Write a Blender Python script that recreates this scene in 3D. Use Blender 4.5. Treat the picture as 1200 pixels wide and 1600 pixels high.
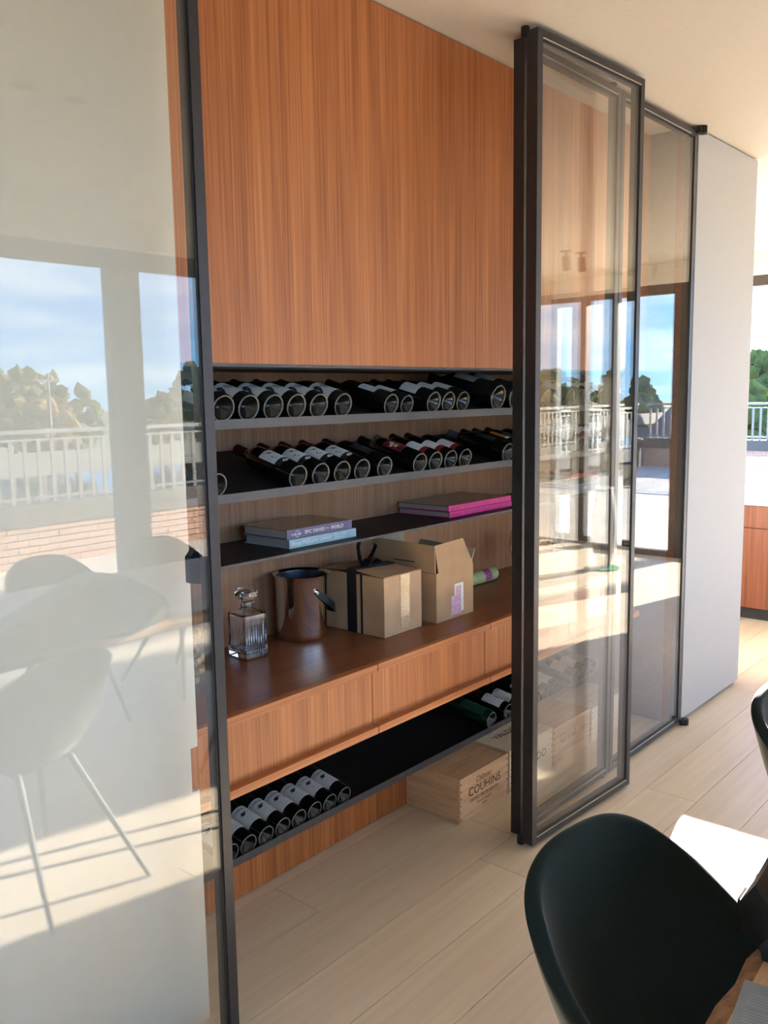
import bpy, bmesh, math, random
from mathutils import Matrix, Vector
random.seed(7)
for o in list(bpy.data.objects): bpy.data.objects.remove(o, do_unlink=True)
S = bpy.context.scene
COL = S.collection

# ------------------------------------------------------------------ camera
H = 1.62
cam = bpy.data.cameras.new('camera'); cam.sensor_fit = 'HORIZONTAL'; cam.sensor_width = 36.0
cam.lens = 36.0 * 1383.84 / 1200.0; cam.clip_start = 0.02; cam.clip_end = 2000
camo = bpy.data.objects.new('camera', cam); COL.objects.link(camo)
RR = ((0.65396012, -0.11103923, 0.74833579), (-0.75637045, -0.07571293, 0.6497471), (-0.01548873, -0.99092777, -0.13350003))
mw = Matrix.Identity(4)
for i in range(3):
    mw[i][0] = RR[i][0]; mw[i][1] = -RR[i][1]; mw[i][2] = -RR[i][2]
mw[2][3] = H
camo.matrix_world = mw
S.camera = camo

# ------------------------------------------------------------------ world, sun, exposure
S.view_settings.view_transform = 'Standard'; S.view_settings.look = 'None'
S.view_settings.gamma = 1.0; S.view_settings.use_curve_mapping = False
S.view_settings.exposure = 1.25
S.cycles.transparent_max_bounces = 32; S.cycles.max_bounces = 8; S.cycles.diffuse_bounces = 4
S.cycles.glossy_bounces = 3; S.cycles.transmission_bounces = 8
S.cycles.use_denoising = True
S.cycles.sample_clamp_indirect = 6.0

wd = bpy.data.worlds.new('sky'); S.world = wd; wd.use_nodes = True
nt = wd.node_tree; nt.nodes.clear()
def N(nt, t, **kw):
    n = nt.nodes.new(t)
    for k, v in kw.items():
        if k.startswith('i_'): n.inputs[k[2:].replace('_', ' ')].default_value = v
        else: setattr(n, k, v)
    return n
def ramp(nt, fac, stops, interp='LINEAR'):
    r = N(nt, 'ShaderNodeValToRGB'); cr = r.color_ramp; cr.interpolation = interp
    while len(cr.elements) < len(stops): cr.elements.new(0.5)
    for e, (p, c) in zip(cr.elements, stops): e.position = p; e.color = (*c, 1) if len(c) == 3 else c
    nt.links.new(fac, r.inputs[0]); return r
tc = N(nt, 'ShaderNodeTexCoord')
sep = N(nt, 'ShaderNodeSeparateXYZ'); nt.links.new(tc.outputs['Generated'], sep.inputs[0])
grad = ramp(nt, sep.outputs['Z'], [(0.0, (0.36, 0.66, 1.0)), (0.10, (0.22, 0.52, 1.0)), (0.5, (0.13, 0.35, 0.92)), (1.0, (0.12, 0.30, 0.75))])
addz = N(nt, 'ShaderNodeMath', operation='ADD'); addz.inputs[1].default_value = 0.16
nt.links.new(sep.outputs['Z'], addz.inputs[0])
absz = N(nt, 'ShaderNodeMath', operation='MAXIMUM'); absz.inputs[1].default_value = 0.06; nt.links.new(addz.outputs[0], absz.inputs[0])
vd = N(nt, 'ShaderNodeVectorMath', operation='DIVIDE'); nt.links.new(tc.outputs['Generated'], vd.inputs[0])
cmb = N(nt, 'ShaderNodeCombineXYZ')
for k in range(3): nt.links.new(absz.outputs[0], cmb.inputs[k])
nt.links.new(cmb.outputs[0], vd.inputs[1])
nz = N(nt, 'ShaderNodeTexNoise'); nz.inputs['Scale'].default_value = 0.85; nz.inputs['Detail'].default_value = 5; nz.inputs['Roughness'].default_value = 0.58
nt.links.new(vd.outputs[0], nz.inputs['Vector'])
cl = ramp(nt, nz.outputs['Fac'], [(0.47, (0, 0, 0)), (0.70, (1, 1, 1))])
mx = N(nt, 'ShaderNodeMix', data_type='RGBA')
nt.links.new(cl.outputs[0], mx.inputs[0]); nt.links.new(grad.outputs[0], mx.inputs[6]); mx.inputs[7].default_value = (0.80, 0.96, 1.12, 1)
bg = N(nt, 'ShaderNodeBackground'); bg.inputs[1].default_value = 2.8
nt.links.new(mx.outputs[2], bg.inputs[0])
wo = N(nt, 'ShaderNodeOutputWorld'); nt.links.new(bg.outputs[0], wo.inputs[0])

SUN = Vector((1.0, 0.225, 0.272)).normalized()
sl = bpy.data.lights.new('sun', 'SUN'); sl.energy = 46.0; sl.angle = 0.0093; sl.color = (1.0, 0.93, 0.83)
so = bpy.data.objects.new('sun', sl); COL.objects.link(so); so.rotation_euler = SUN.to_track_quat('Z', 'Y').to_euler(); so.location = (30, 5, 12)

# ------------------------------------------------------------------ materials
MATS = {}
def mat(name):
    m = bpy.data.materials.new(name); m.use_nodes = True; m.node_tree.nodes.clear(); MATS[name] = m; return m, m.node_tree
def lin(r, g, b):
    f = lambda c: ((c / 255) / 12.92 if c / 255 <= 0.04045 else ((c / 255 + 0.055) / 1.055) ** 2.4)
    return (f(r), f(g), f(b))
def out(nt, sh): o = N(nt, 'ShaderNodeOutputMaterial'); nt.links.new(sh, o.inputs[0])
def plain(name, col, rough=0.5, metal=0.0, noise=0.06, nscale=40, spec=0.5, coat=0.0, bump=0.0, sheen=0.0):
    m, nt = mat(name)
    p = N(nt, 'ShaderNodeBsdfPrincipled'); p.inputs['Roughness'].default_value = rough; p.inputs['Metallic'].default_value = metal
    p.inputs['Specular IOR Level'].default_value = spec; p.inputs['Coat Weight'].default_value = coat
    if sheen: p.inputs['Sheen Weight'].default_value = sheen; p.inputs['Sheen Roughness'].default_value = 0.35
    t = N(nt, 'ShaderNodeTexCoord'); n = N(nt, 'ShaderNodeTexNoise'); n.inputs['Scale'].default_value = nscale; n.inputs['Detail'].default_value = 0 if noise <= 0.06 else 3
    nt.links.new(t.outputs['Object'], n.inputs['Vector'])
    a = tuple(max(0, c * (1 - noise)) for c in col); b = tuple(min(1, c * (1 + noise)) for c in col)
    r = ramp(nt, n.outputs['Fac'], [(0.3, a), (0.7, b)])
    nt.links.new(r.outputs[0], p.inputs['Base Color'])
    if bump:
        bp = N(nt, 'ShaderNodeBump'); bp.inputs['Strength'].default_value = bump; bp.inputs['Distance'].default_value = 0.002
        nt.links.new(n.outputs['Fac'], bp.inputs['Height']); nt.links.new(bp.outputs[0], p.inputs['Normal'])
    out(nt, p.outputs[0]); return m
def wood(name, stops, axis='Z', fine=140, long=2.2, rough=0.42, rand=0.0, wave=0.0, coat=0.0):
    m, nt = mat(name)
    t = N(nt, 'ShaderNodeTexCoord'); oi = N(nt, 'ShaderNodeObjectInfo')
    off = N(nt, 'ShaderNodeVectorMath', operation='SCALE'); off.inputs[0].default_value = (13.1, 7.7, 5.3); nt.links.new(oi.outputs['Random'], off.inputs['Scale'])
    ad = N(nt, 'ShaderNodeVectorMath', operation='ADD'); nt.links.new(t.outputs['Object'], ad.inputs[0])
    if rand: nt.links.new(off.outputs[0], ad.inputs[1])
    def streak(f, l, det):
        mp = N(nt, 'ShaderNodeMapping'); mp.inputs['Scale'].default_value = tuple(l if a == axis else f for a in 'XYZ')
        nt.links.new(ad.outputs[0], mp.inputs['Vector'])
        n = N(nt, 'ShaderNodeTexNoise'); n.inputs['Scale'].default_value = 1.0; n.inputs['Detail'].default_value = det; n.inputs['Roughness'].default_value = 0.6
        n.inputs['Distortion'].default_value = wave
        nt.links.new(mp.outputs[0], n.inputs['Vector']); return n
    a = streak(fine, long, 4); b = streak(fine * 0.14, long * 0.5, 3)
    mxx = N(nt, 'ShaderNodeMix', data_type='FLOAT'); mxx.inputs[0].default_value = 0.38
    nt.links.new(a.outputs['Fac'], mxx.inputs[2]); nt.links.new(b.outputs['Fac'], mxx.inputs[3])
    r = ramp(nt, mxx.outputs[0], stops)
    colr = r.outputs[0]
    if rand:
        hs = N(nt, 'ShaderNodeHueSaturation'); mr = N(nt, 'ShaderNodeMapRange'); mr.inputs['To Min'].default_value = 1 - rand; mr.inputs['To Max'].default_value = 1 + rand
        nt.links.new(oi.outputs['Random'], mr.inputs[0]); nt.links.new(mr.outputs[0], hs.inputs['Value']); nt.links.new(colr, hs.inputs['Color']); colr = hs.outputs[0]
    p = N(nt, 'ShaderNodeBsdfPrincipled'); p.inputs['Roughness'].default_value = rough; p.inputs['Coat Weight'].default_value = coat; p.inputs['Coat Roughness'].default_value = 0.3
    nt.links.new(colr, p.inputs['Base Color'])
    bp = N(nt, 'ShaderNodeBump'); bp.inputs['Strength'].default_value = 0.12; bp.inputs['Distance'].default_value = 0.001
    nt.links.new(a.outputs['Fac'], bp.inputs['Height']); nt.links.new(bp.outputs[0], p.inputs['Normal'])
    out(nt, p.outputs[0]); return m
def thin_glass(name, tint, r0=0.045):
    m, nt = mat(name)
    lw = N(nt, 'ShaderNodeLayerWeight'); lw.inputs[0].default_value = 0.5
    pw = N(nt, 'ShaderNodeMath', operation='POWER'); pw.inputs[1].default_value = 5.0; nt.links.new(lw.outputs['Facing'], pw.inputs[0])
    ma = N(nt, 'ShaderNodeMath', operation='MULTIPLY_ADD'); ma.inputs[1].default_value = 1 - r0; ma.inputs[2].default_value = r0; nt.links.new(pw.outputs[0], ma.inputs[0])
    tr = N(nt, 'ShaderNodeBsdfTransparent'); tr.inputs[0].default_value = (*tint, 1)
    gl = N(nt, 'ShaderNodeBsdfGlossy'); gl.inputs['Roughness'].default_value = 0.0; gl.inputs[0].default_value = (1, 1, 1, 1)
    mi = N(nt, 'ShaderNodeMixShader'); nt.links.new(ma.outputs[0], mi.inputs[0]); nt.links.new(tr.outputs[0], mi.inputs[1]); nt.links.new(gl.outputs[0], mi.inputs[2])
    out(nt, mi.outputs[0]); return m
def crystal(name, col=(1, 1, 1), rough=0.0, ior=1.52):
    m, nt = mat(name); p = N(nt, 'ShaderNodeBsdfPrincipled'); p.inputs['Base Color'].default_value = (*col, 1)
    p.inputs['Transmission Weight'].default_value = 1.0; p.inputs['Roughness'].default_value = rough; p.inputs['IOR'].default_value = ior
    out(nt, p.outputs[0]); return m

TEAK = [(0.28, lin(110, 58, 26)), (0.46, lin(159, 92, 47)), (0.60, lin(185, 116, 64)), (0.78, lin(212, 146, 90))]
M_teak = wood('teak_vertical', TEAK, 'Z', 170, 1.6)
M_teakh = wood('teak_horizontal', TEAK, 'X', 150, 1.6)
M_top = wood('teak_worktop', [(0.30, lin(84, 44, 24)), (0.5, lin(124, 70, 40)), (0.75, lin(158, 98, 60))], 'X', 110, 1.3, rough=0.34)
M_back = wood('teak_back_panel', [(0.28, lin(116, 74, 46)), (0.48, lin(156, 106, 72)), (0.62, lin(178, 128, 92)), (0.80, lin(198, 150, 114))], 'Z', 190, 1.8, rough=0.5)  # teak copy; the desaturating light in the niche is put into the stops
M_floor = wood('oak_floor', [(0.22, lin(204, 186, 163)), (0.5, lin(221, 204, 181)), (0.78, lin(231, 217, 196))], 'X', 30, 1.1, rough=0.38, rand=0.05, wave=0.6)
M_deck = wood('deck_board', [(0.25, lin(160, 150, 136)), (0.5, lin(196, 186, 172)), (0.75, lin(216, 208, 196))], 'X', 40, 0.7, rough=0.6, rand=0.10)
M_table = wood('table_slab', [(0.25, lin(150, 104, 64)), (0.5, lin(206, 160, 112)), (0.75, lin(230, 194, 148))], 'X', 24, 3.0, rough=0.38, wave=1.2)
M_bark = plain('table_live_edge', lin(150, 112, 82), 0.7, noise=0.35, nscale=60, bump=0.6)
M_white = plain('white_lacquer', lin(207, 205, 194), 0.4, noise=0.01)
M_wall = plain('white_paint', lin(232, 226, 214), 0.8, noise=0.015)
M_ceil = plain('ceiling_paint', lin(202, 192, 177), 0.85, noise=0.012)
M_frame = plain('dark_anodised_frame', lin(62, 61, 63), 0.38, 0.55, noise=0.05)
M_lip = plain('grey_shelf_metal', lin(74, 74, 78), 0.45, 0.25, noise=0.04)
M_tray = plain('black_tray', lin(24, 20, 19), 0.55, noise=0.1)
M_rubber = plain('black_rubber', lin(14, 14, 15), 0.6)
M_glass = thin_glass('door_glass', (0.97, 0.965, 0.95), 0.05)
M_wglass = thin_glass('window_glass', (0.97, 0.985, 0.98), 0.04)
M_winframe = plain('window_frame_paint', lin(74, 70, 66), 0.5)
M_bottle = plain('dark_bottle_glass', lin(16, 17, 14), 0.06, noise=0.1, spec=0.7, coat=0.6)
M_punt = plain('dark_glass_punt', lin(22, 23, 21), 0.16, noise=0.5, nscale=90, spec=0.6)
M_ring = plain('glass_base_ring', lin(112, 110, 102), 0.18, noise=0.35, nscale=260, spec=0.8, bump=0.6)
M_greenbottle = plain('green_bottle_glass', lin(20, 46, 34), 0.08, spec=0.7, coat=0.6)
M_capred = plain('burgundy_foil', lin(74, 16, 24), 0.35, 0.3)
M_capblack = plain('black_foil', lin(20, 19, 20), 0.35, 0.3)
M_capgrey = plain('grey_foil', lin(120, 120, 124), 0.35, 0.5)
M_paper = plain('label_paper', lin(226, 222, 214), 0.7, noise=0.02)
M_paperw = plain('white_label_paper', lin(238, 236, 232), 0.7, noise=0.02)
M_ink = plain('dark_ink', lin(52, 48, 54), 0.7)
M_inkbrown = plain('burnt_brown_ink', lin(96, 58, 40), 0.8)
M_inkred = plain('red_ink', lin(136, 24, 34), 0.7)
M_inkgreen = plain('olive_ink', lin(98, 100, 72), 0.7, noise=0.3, nscale=200)
M_inknavy = plain('navy_ink', lin(38, 38, 58), 0.7)
M_inkgrey = plain('grey_ink', lin(160, 160, 160), 0.7)
M_inkwhite = plain('white_ink', lin(238, 238, 240), 0.7)
M_greenlab = plain('green_label', lin(22, 70, 54), 0.55)
M_olabel = plain('orange_label', lin(196, 118, 48), 0.6)
M_dlabel = plain('charcoal_label', lin(44, 42, 44), 0.6)
M_card = plain('brown_cardboard', lin(188, 150, 112), 0.75, noise=0.05, nscale=18)
M_cardin = plain('inner_cardboard', lin(206, 186, 156), 0.8, noise=0.05)
M_tape = plain('clear_tape', lin(206, 172, 132), 0.12, noise=0.06, nscale=90, coat=0.6, bump=0.4)
M_ribbon = plain('black_ribbon', lin(22, 24, 26), 0.45)
M_steel = plain('polished_steel', (0.82, 0.80, 0.77), 0.07, 1.0, noise=0.01)
M_steeld = plain('dark_steel', (0.10, 0.11, 0.14), 0.35, 0.8)
M_leather = plain('black_leather', lin(26, 25, 26), 0.5, noise=0.15, nscale=220, bump=0.3)
M_leathedge = plain('brown_leather_edge', lin(96, 70, 60), 0.55)
M_crystal = crystal('cut_crystal')
M_cork = plain('cork', lin(190, 148, 108), 0.8, noise=0.25, nscale=160, bump=0.5)
M_crate = wood('pine_crate', [(0.25, lin(172, 132, 98)), (0.5, lin(208, 170, 134)), (0.75, lin(224, 192, 158))], 'X', 46, 3.0, rough=0.65, rand=0.06, wave=0.8)
M_crateside = wood('pine_crate_side', [(0.25, lin(168, 128, 94)), (0.5, lin(202, 164, 128)), (0.75, lin(220, 188, 154))], 'Y', 46, 3.0, rough=0.65, rand=0.06, wave=0.8)
M_cratepale = wood('pale_crate', [(0.25, lin(196, 176, 148)), (0.5, lin(222, 206, 180)), (0.75, lin(234, 220, 198))], 'X', 46, 3.0, rough=0.65, rand=0.05, wave=0.8)
M_velvet = plain('dark_green_velvet', lin(24, 33, 28), 0.8, noise=0.12, nscale=60, sheen=0.25, spec=0.2)
M_blackmetal = plain('black_powdercoat', lin(24, 24, 25), 0.42, 0.4)
M_pink = plain('pink_cloth', lin(226, 50, 140), 0.6)
M_pages = plain('book_pages', lin(176, 170, 164), 0.85, noise=0.08, nscale=300)
M_purple = plain('slate_violet_cover', lin(92, 88, 124), 0.45)
M_paleblue = plain('pale_blue_cover', lin(158, 186, 192), 0.45)
M_photo = plain('printed_landscape_cover', lin(128, 112, 86), 0.25, noise=0.45, nscale=14, coat=0.5)
M_bookgrey = plain('grey_blue_cover', lin(120, 132, 142), 0.5)
M_bookred = plain('red_cover', lin(186, 70, 62), 0.5)
M_bookdark = plain('taupe_cover', lin(96, 82, 72), 0.3, coat=0.5, noise=0.1)
M_tube = plain('green_paper_wrap', lin(176, 192, 140), 0.5, noise=0.15, nscale=30)
M_purplesticker = plain('purple_sticker', lin(160, 72, 140), 0.5, noise=0.3, nscale=150)
M_sticker = plain('pink_print_sticker', lin(216, 170, 196), 0.5, noise=0.35, nscale=180)
M_card2 = plain('grey_brochure_paper', lin(134, 136, 132), 0.6)
M_brick = plain('brick_clay', lin(190, 150, 128), 0.85, noise=0.25, nscale=30)
M_mortar = plain('mortar', lin(66, 58, 52), 0.9)
M_coping = plain('dark_coping', lin(84, 80, 76), 0.7)
M_rail = plain('grey_rail_steel', lin(140, 138, 136), 0.5, 0.3)
M_curtain = plain('sand_curtain', lin(206, 182, 148), 0.9)
M_ground = plain('grass_ground', lin(96, 100, 66), 0.95, noise=0.3, nscale=0.05)
M_water = plain('river_water', lin(88, 104, 120), 0.08, noise=0.1, nscale=0.2, spec=0.8)
M_road = plain('concrete_road', lin(142, 138, 132), 0.9, noise=0.05, nscale=1)
def leaf(name, col):
    m, nt = mat(name)
    t = N(nt, 'ShaderNodeTexCoord'); n = N(nt, 'ShaderNodeTexNoise'); n.inputs['Scale'].default_value = 1.6; n.inputs['Detail'].default_value = 6
    nt.links.new(t.outputs['Object'], n.inputs['Vector'])
    r = ramp(nt, n.outputs['Fac'], [(0.3, tuple(c * 0.6 for c in col)), (0.7, tuple(min(1, c * 1.4) for c in col))])
    d = N(nt, 'ShaderNodeBsdfDiffuse'); tr = N(nt, 'ShaderNodeBsdfTranslucent'); mi = N(nt, 'ShaderNodeMixShader'); mi.inputs[0].default_value = 0.55
    nt.links.new(r.outputs[0], d.inputs[0]); nt.links.new(r.outputs[0], tr.inputs[0]); nt.links.new(d.outputs[0], mi.inputs[1]); nt.links.new(tr.outputs[0], mi.inputs[2])
    out(nt, mi.outputs[0]); return m
M_leaf = [leaf('foliage_%d' % i, lin(*c)) for i, c in enumerate([(112, 124, 74), (140, 138, 82), (92, 112, 70), (164, 140, 86)])]
M_trunk = plain('tree_bark', lin(82, 66, 52), 0.9)
M_craneo = plain('crane_orange', lin(206, 118, 84), 0.6)
M_craneg = plain('crane_grey', lin(150, 150, 152), 0.6)
M_house = plain('pale_blue_render', lin(140, 164, 190), 0.8)
M_houseb = plain('red_brick_house', lin(140, 84, 68), 0.85, noise=0.2, nscale=3)
M_roof = plain('slate_roof', lin(78, 76, 82), 0.7)
M_dark = plain('dark_window_pane', lin(40, 46, 54), 0.1)
M_vase = plain('mottled_grey_ceramic', lin(92, 94, 96), 0.45, noise=0.3, nscale=30)
M_mat = plain('green_mat', lin(40, 128, 72), 0.7, noise=0.3, nscale=90)
M_lamp = plain('matte_lamp_metal', lin(130, 112, 92), 0.5)
M_islandtop = plain('pale_worktop', lin(232, 222, 204), 0.4)
M_island = wood('island_teak', [(0.28, lin(88, 44, 26)), (0.5, lin(132, 74, 48)), (0.78, lin(160, 98, 66))], 'Z', 60, 1.2)

# ------------------------------------------------------------------ mesh helpers
class MB:
    def __init__(s): s.v = []; s.f = []
    def add(s, vs, fs):
        b = len(s.v); s.v += [tuple(v) for v in vs]; s.f += [tuple(i + b for i in f) for f in fs]; return s
    def box(s, x0, x1, y0, y1, z0, z1):
        return s.add([(x0, y0, z0), (x1, y0, z0), (x1, y1, z0), (x0, y1, z0), (x0, y0, z1), (x1, y0, z1), (x1, y1, z1), (x0, y1, z1)],
                     [(0, 3, 2, 1), (4, 5, 6, 7), (0, 1, 5, 4), (1, 2, 6, 5), (2, 3, 7, 6), (3, 0, 4, 7)])
    def prism(s, poly, axis, a, b):   # poly of 2D points extruded along axis
        n = len(poly)
        def P(p, t): return {'X': (t, p[0], p[1]), 'Y': (p[0], t, p[1]), 'Z': (p[0], p[1], t)}[axis]
        vs = [P(p, a) for p in poly] + [P(p, b) for p in poly]
        fs = [tuple(range(n - 1, -1, -1)), tuple(range(n, 2 * n))] + [(i, (i + 1) % n, n + (i + 1) % n, n + i) for i in range(n)]
        return s.add(vs, fs)
    def lathe(s, prof, seg=24, axis='Z', cx=0, cy=0, cz=0):
        vs = []; fs = []
        for r, t in prof:
            for k in range(seg):
                a = 2 * math.pi * k / seg; c, d = r * math.cos(a), r * math.sin(a)
                vs.append({'Z': (cx + c, cy + d, cz + t), 'Y': (cx + c, cy + t, cz + d), 'X': (cx + t, cy + c, cz + d)}[axis])
        n = len(prof)
        for i in range(n - 1):
            for k in range(seg):
                q = (i * seg + k, i * seg + (k + 1) % seg, (i + 1) * seg + (k + 1) % seg, (i + 1) * seg + k)
                fs.append(q if axis != 'Y' else q[::-1])
        if prof[0][0] < 0.002: fs.append(tuple(range(seg))[::-1] if axis != 'Y' else tuple(range(seg)))
        e = tuple(range((n - 1) * seg, n * seg))
        if prof[-1][0] < 0.002: fs.append(e if axis != 'Y' else e[::-1])
        return s.add(vs, fs)
    def tube(s, pts, r, seg=8):
        pts = [Vector(p) for p in pts]; rs = r if isinstance(r, (list, tuple)) else [r] * len(pts)
        vs = []; fs = []; prev = None
        for i, p in enumerate(pts):
            d = (pts[min(i + 1, len(pts) - 1)] - pts[max(i - 1, 0)]).normalized()
            if prev is None: u = d.orthogonal().normalized()
            else: u = (prev - d * prev.dot(d)).normalized()
            prev = u; w = d.cross(u)
            for k in range(seg):
                a = 2 * math.pi * k / seg; vs.append(p + (u * math.cos(a) + w * math.sin(a)) * rs[i])
        for i in range(len(pts) - 1):
            for k in range(seg): fs.append((i * seg + k, i * seg + (k + 1) % seg, (i + 1) * seg + (k + 1) % seg, (i + 1) * seg + k))
        fs.append(tuple(range(seg))[::-1]); fs.append(tuple(range((len(pts) - 1) * seg, len(pts) * seg)))
        return s.add(vs, fs)
    def mesh(s, name, m, smooth=False, off=(0, 0, 0)):
        me = bpy.data.meshes.new(name); me.from_pydata([(a - off[0], b - off[1], c - off[2]) for a, b, c in s.v], [], s.f)
        me.materials.append(m); me.update()
        if smooth: me.shade_smooth(); me.set_sharp_from_angle(angle=math.radians(38))
        return me
    def build(s, name, m, parent=None, smooth=False, bevel=0, world=True, seg=2):
        off = tuple(wpos(parent)) if (parent is not None and world) else (0, 0, 0)
        o = link(name, s.mesh(name, m, smooth, off), parent)
        if bevel:
            b = o.modifiers.new('bevel', 'BEVEL'); b.width = bevel; b.segments = seg; b.limit_method = 'ANGLE'
        return o
def wpos(o):
    p = Vector((0, 0, 0))
    while o is not None: p = p + o.location; o = o.parent
    return p
def link(name, data, parent=None):
    o = bpy.data.objects.new(name, data); COL.objects.link(o); o.parent = parent; return o
def tag(o, label=None, cat=None, group=None, kind=None):
    if label: o['label'] = label
    if cat: o['category'] = cat
    if group: o['group'] = group
    if kind: o['kind'] = kind
    return o
def thing(name, label, cat, loc=(0, 0, 0), rz=0, group=None):
    o = bpy.data.objects.new(name, None); COL.objects.link(o); o.empty_display_size = 0.05
    o.location = loc; o.rotation_euler = (0, 0, rz); return tag(o, label, cat, group)
def struct(o): o['kind'] = 'structure'; return o
def copy_tree(o, parent=None):
    c = o.copy(); COL.objects.link(c); c.parent = parent
    for ch in list(o.children): copy_tree(ch, c)
    return c
def text_mb(txt, size, align='CENTER', depth=0.0, fontx=1.0):
    cu = bpy.data.curves.new('txt', 'FONT'); cu.body = txt; cu.size = size; cu.align_x = align; cu.align_y = 'CENTER'; cu.resolution_u = 2
    ob = bpy.data.objects.new('txt', cu); COL.objects.link(ob)
    dg = bpy.context.evaluated_depsgraph_get(); dg.update()
    me = bpy.data.meshes.new_from_object(ob.evaluated_get(dg))
    mb = MB(); mb.add([(v.co.x * fontx, v.co.y, 0) for v in me.vertices], [tuple(p.vertices) for p in me.polygons])
    bpy.data.objects.remove(ob); bpy.data.curves.remove(cu); bpy.data.meshes.remove(me)
    return mb
def mapped(mb, fn):
    r = MB(); r.v = [tuple(fn(*v)) for v in mb.v]; r.f = list(mb.f); return r

# ------------------------------------------------------------------ geometry constants (metres; y grows into the niche)
CEIL = 2.771; YW = 1.63; WX0, WX1 = -1.6, 8.1; WYB = -1.92

# ------------------------------------------------------------------ floor with planks
fl = struct(MB().box(WX0 - 0.1, WX1 + 0.1, -3.1, 4.3, -0.14, -0.016).build('floor', M_tray))
plank_w = 0.2083
row = 0; y = 1.875 - plank_w * 24
starts = {}
while y < 4.25:
    r = round((y - 1.875) / plank_w)
    if r == 0: joints = [1.82 - 2.3, 1.82, 1.82 + 2.3, 6.5]
    elif r == -2: joints = [0.1, 2.4, 4.73, 7.0]
    else:
        o_ = random.uniform(0.2, 2.2); joints = [WX0 + o_ + k * 2.3 for k in range(5)]
    xs = [WX0 - 0.05] + [j for j in joints if WX0 + 0.3 < j < WX1 - 0.3] + [WX1 + 0.05]
    for a, b in zip(xs[:-1], xs[1:]):
        if y + plank_w < WYB - 0.2 and b < 5.2: continue
        cx, cy = (a + b) / 2, y + plank_w / 2
        mb = MB().box(a + 0.0011 - cx, b - 0.0011 - cx, -plank_w / 2 + 0.0011, plank_w / 2 - 0.0011, -0.016, 0)
        o = link('plank', mb.mesh('plank', M_floor), fl); o.location = (cx, cy, 0)
    y += plank_w

# ------------------------------------------------------------------ ceiling and walls
struct(MB().box(WX0 - 0.1, WX1 + 0.1, -3.1, 4.3, CEIL, CEIL + 0.2).build('ceiling', M_ceil))
struct(MB().box(WX0 - 0.15, WX0, -3.1, 4.3, -0.14, CEIL).build('wall_left', M_wall))
struct(MB().box(WX0, WX1, 4.2, 4.3, -0.14, CEIL).build('wall_far', M_wall))
# white end wall right of the niche (with a shadow gap above and below)
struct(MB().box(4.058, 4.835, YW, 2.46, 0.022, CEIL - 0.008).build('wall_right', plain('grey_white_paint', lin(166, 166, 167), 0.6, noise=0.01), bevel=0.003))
struct(MB().box(4.07, 4.82, YW + 0.03, 2.45, 0, 0.022).build('trim_1', M_frame))
# white panel left of the niche, notched round the drawer front
zn0, zn1 = 0.630, 0.745
e = 1.297
poly = [(WX0, 0.0), (e, 0.0), (e, zn0), (e - 0.022, zn0), (e - 0.022, zn1), (e, zn1), (e, CEIL), (WX0, CEIL)]
struct(MB().prism(poly, 'Y', 1.76, 1.775).build('wall_niche_left', M_white))
struct(MB().box(WX0, 1.25, 1.775, 2.46, 0, CEIL).build('wall_behind_left', M_wall))
# back and right end of the niche, in veneer
struct(MB().box(1.25, 4.058, 2.30, 2.36, 0.56, CEIL).build('wall_niche_back', M_back))
struct(MB().box(1.25, 4.058, 2.37, 2.46, 0, CEIL).build('wall_niche_rear', M_tray))
struct(MB().box(4.03, 4.058, 1.716, 2.36, 0, CEIL).build('wall_niche_right', plain('taupe_laminate', lin(128, 110, 96), 0.5)))
struct(MB().box(4.03, 4.058, 1.676, 1.716, 0, CEIL).build('trim_2', M_top))

# ------------------------------------------------------------------ window walls
def window(name, axis, c, a, b, z0, z1, fr=0.07, depth=0.08, inward=1):
    """a framed pane in the plane axis = c, spanning a..b and z0..z1"""
    root = link(name, None); root.empty_display_size = 0.05; struct(root)
    def bx(u0, u1, w0, w1, d0, d1, nm, m):
        if axis == 'Y': mb = MB().box(u0, u1, c + d0, c + d1, w0, w1)
        else: mb = MB().box(c + d0, c + d1, u0, u1, w0, w1)
        return mb.build(nm, m, root)
    bx(a, a + fr, z0, z1, -depth / 2, depth / 2, 'window_stile', M_winframe); bx(b - fr, b, z0, z1, -depth / 2, depth / 2, 'window_stile', M_winframe)
    bx(a + fr, b - fr, z1 - fr, z1, -depth / 2, depth / 2, 'window_head', M_winframe); bx(a + fr, b - fr, z0, z0 + fr * 0.6, -depth / 2, depth / 2, 'window_sill', M_winframe)
    bx(a + fr, b - fr, z0 + fr * 0.6, z1 - fr, -0.004, 0.004, 'window_pane', M_wglass)
    return root
HEAD = 2.587
wall_n = [0]
def wallbox(name, *b): return struct(MB().box(*b).build(name, M_wall))
wallbox('wall_window_lintel', WX0, 5.4, WYB - 0.25, WYB, HEAD, CEIL)
posts = [-1.35, 1.00, 3.34, 5.4]
for k, (a, b) in enumerate(zip(posts[:-1], posts[1:])):
    window('window_%d' % (k + 1), 'Y', WYB - 0.12, a + 0.12 if k else a, b + 0.12 if k < 2 else b, 0.0, HEAD, fr=0.12)
wallbox('wall_window_pier', WX0, -1.35, WYB - 0.25, WYB, 0, HEAD)
wallbox('wall_window_return', 5.4, 5.6, -3.1, WYB, 0, CEIL)
wallbox('wall_window_inner', 5.6, 8.1, -3.1, -2.98, 0, CEIL)
XE = 8.1
wallbox('wall_right_lintel', XE, XE + 0.25, -3.1, 4.3, HEAD, CEIL)
for k, (a, b) in enumerate([(-2.58, -2.21), (-2.21, -1.83), (-1.83, -0.10), (-0.10, 0.99), (1.69, 4.2)]):
    window('window_%d' % (k + 4), 'X', XE + 0.1, a, b, 0.0, HEAD, fr=0.09)
wallbox('wall_right_corner', XE, XE + 0.25, -3.1, -2.58, 0, HEAD)
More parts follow.
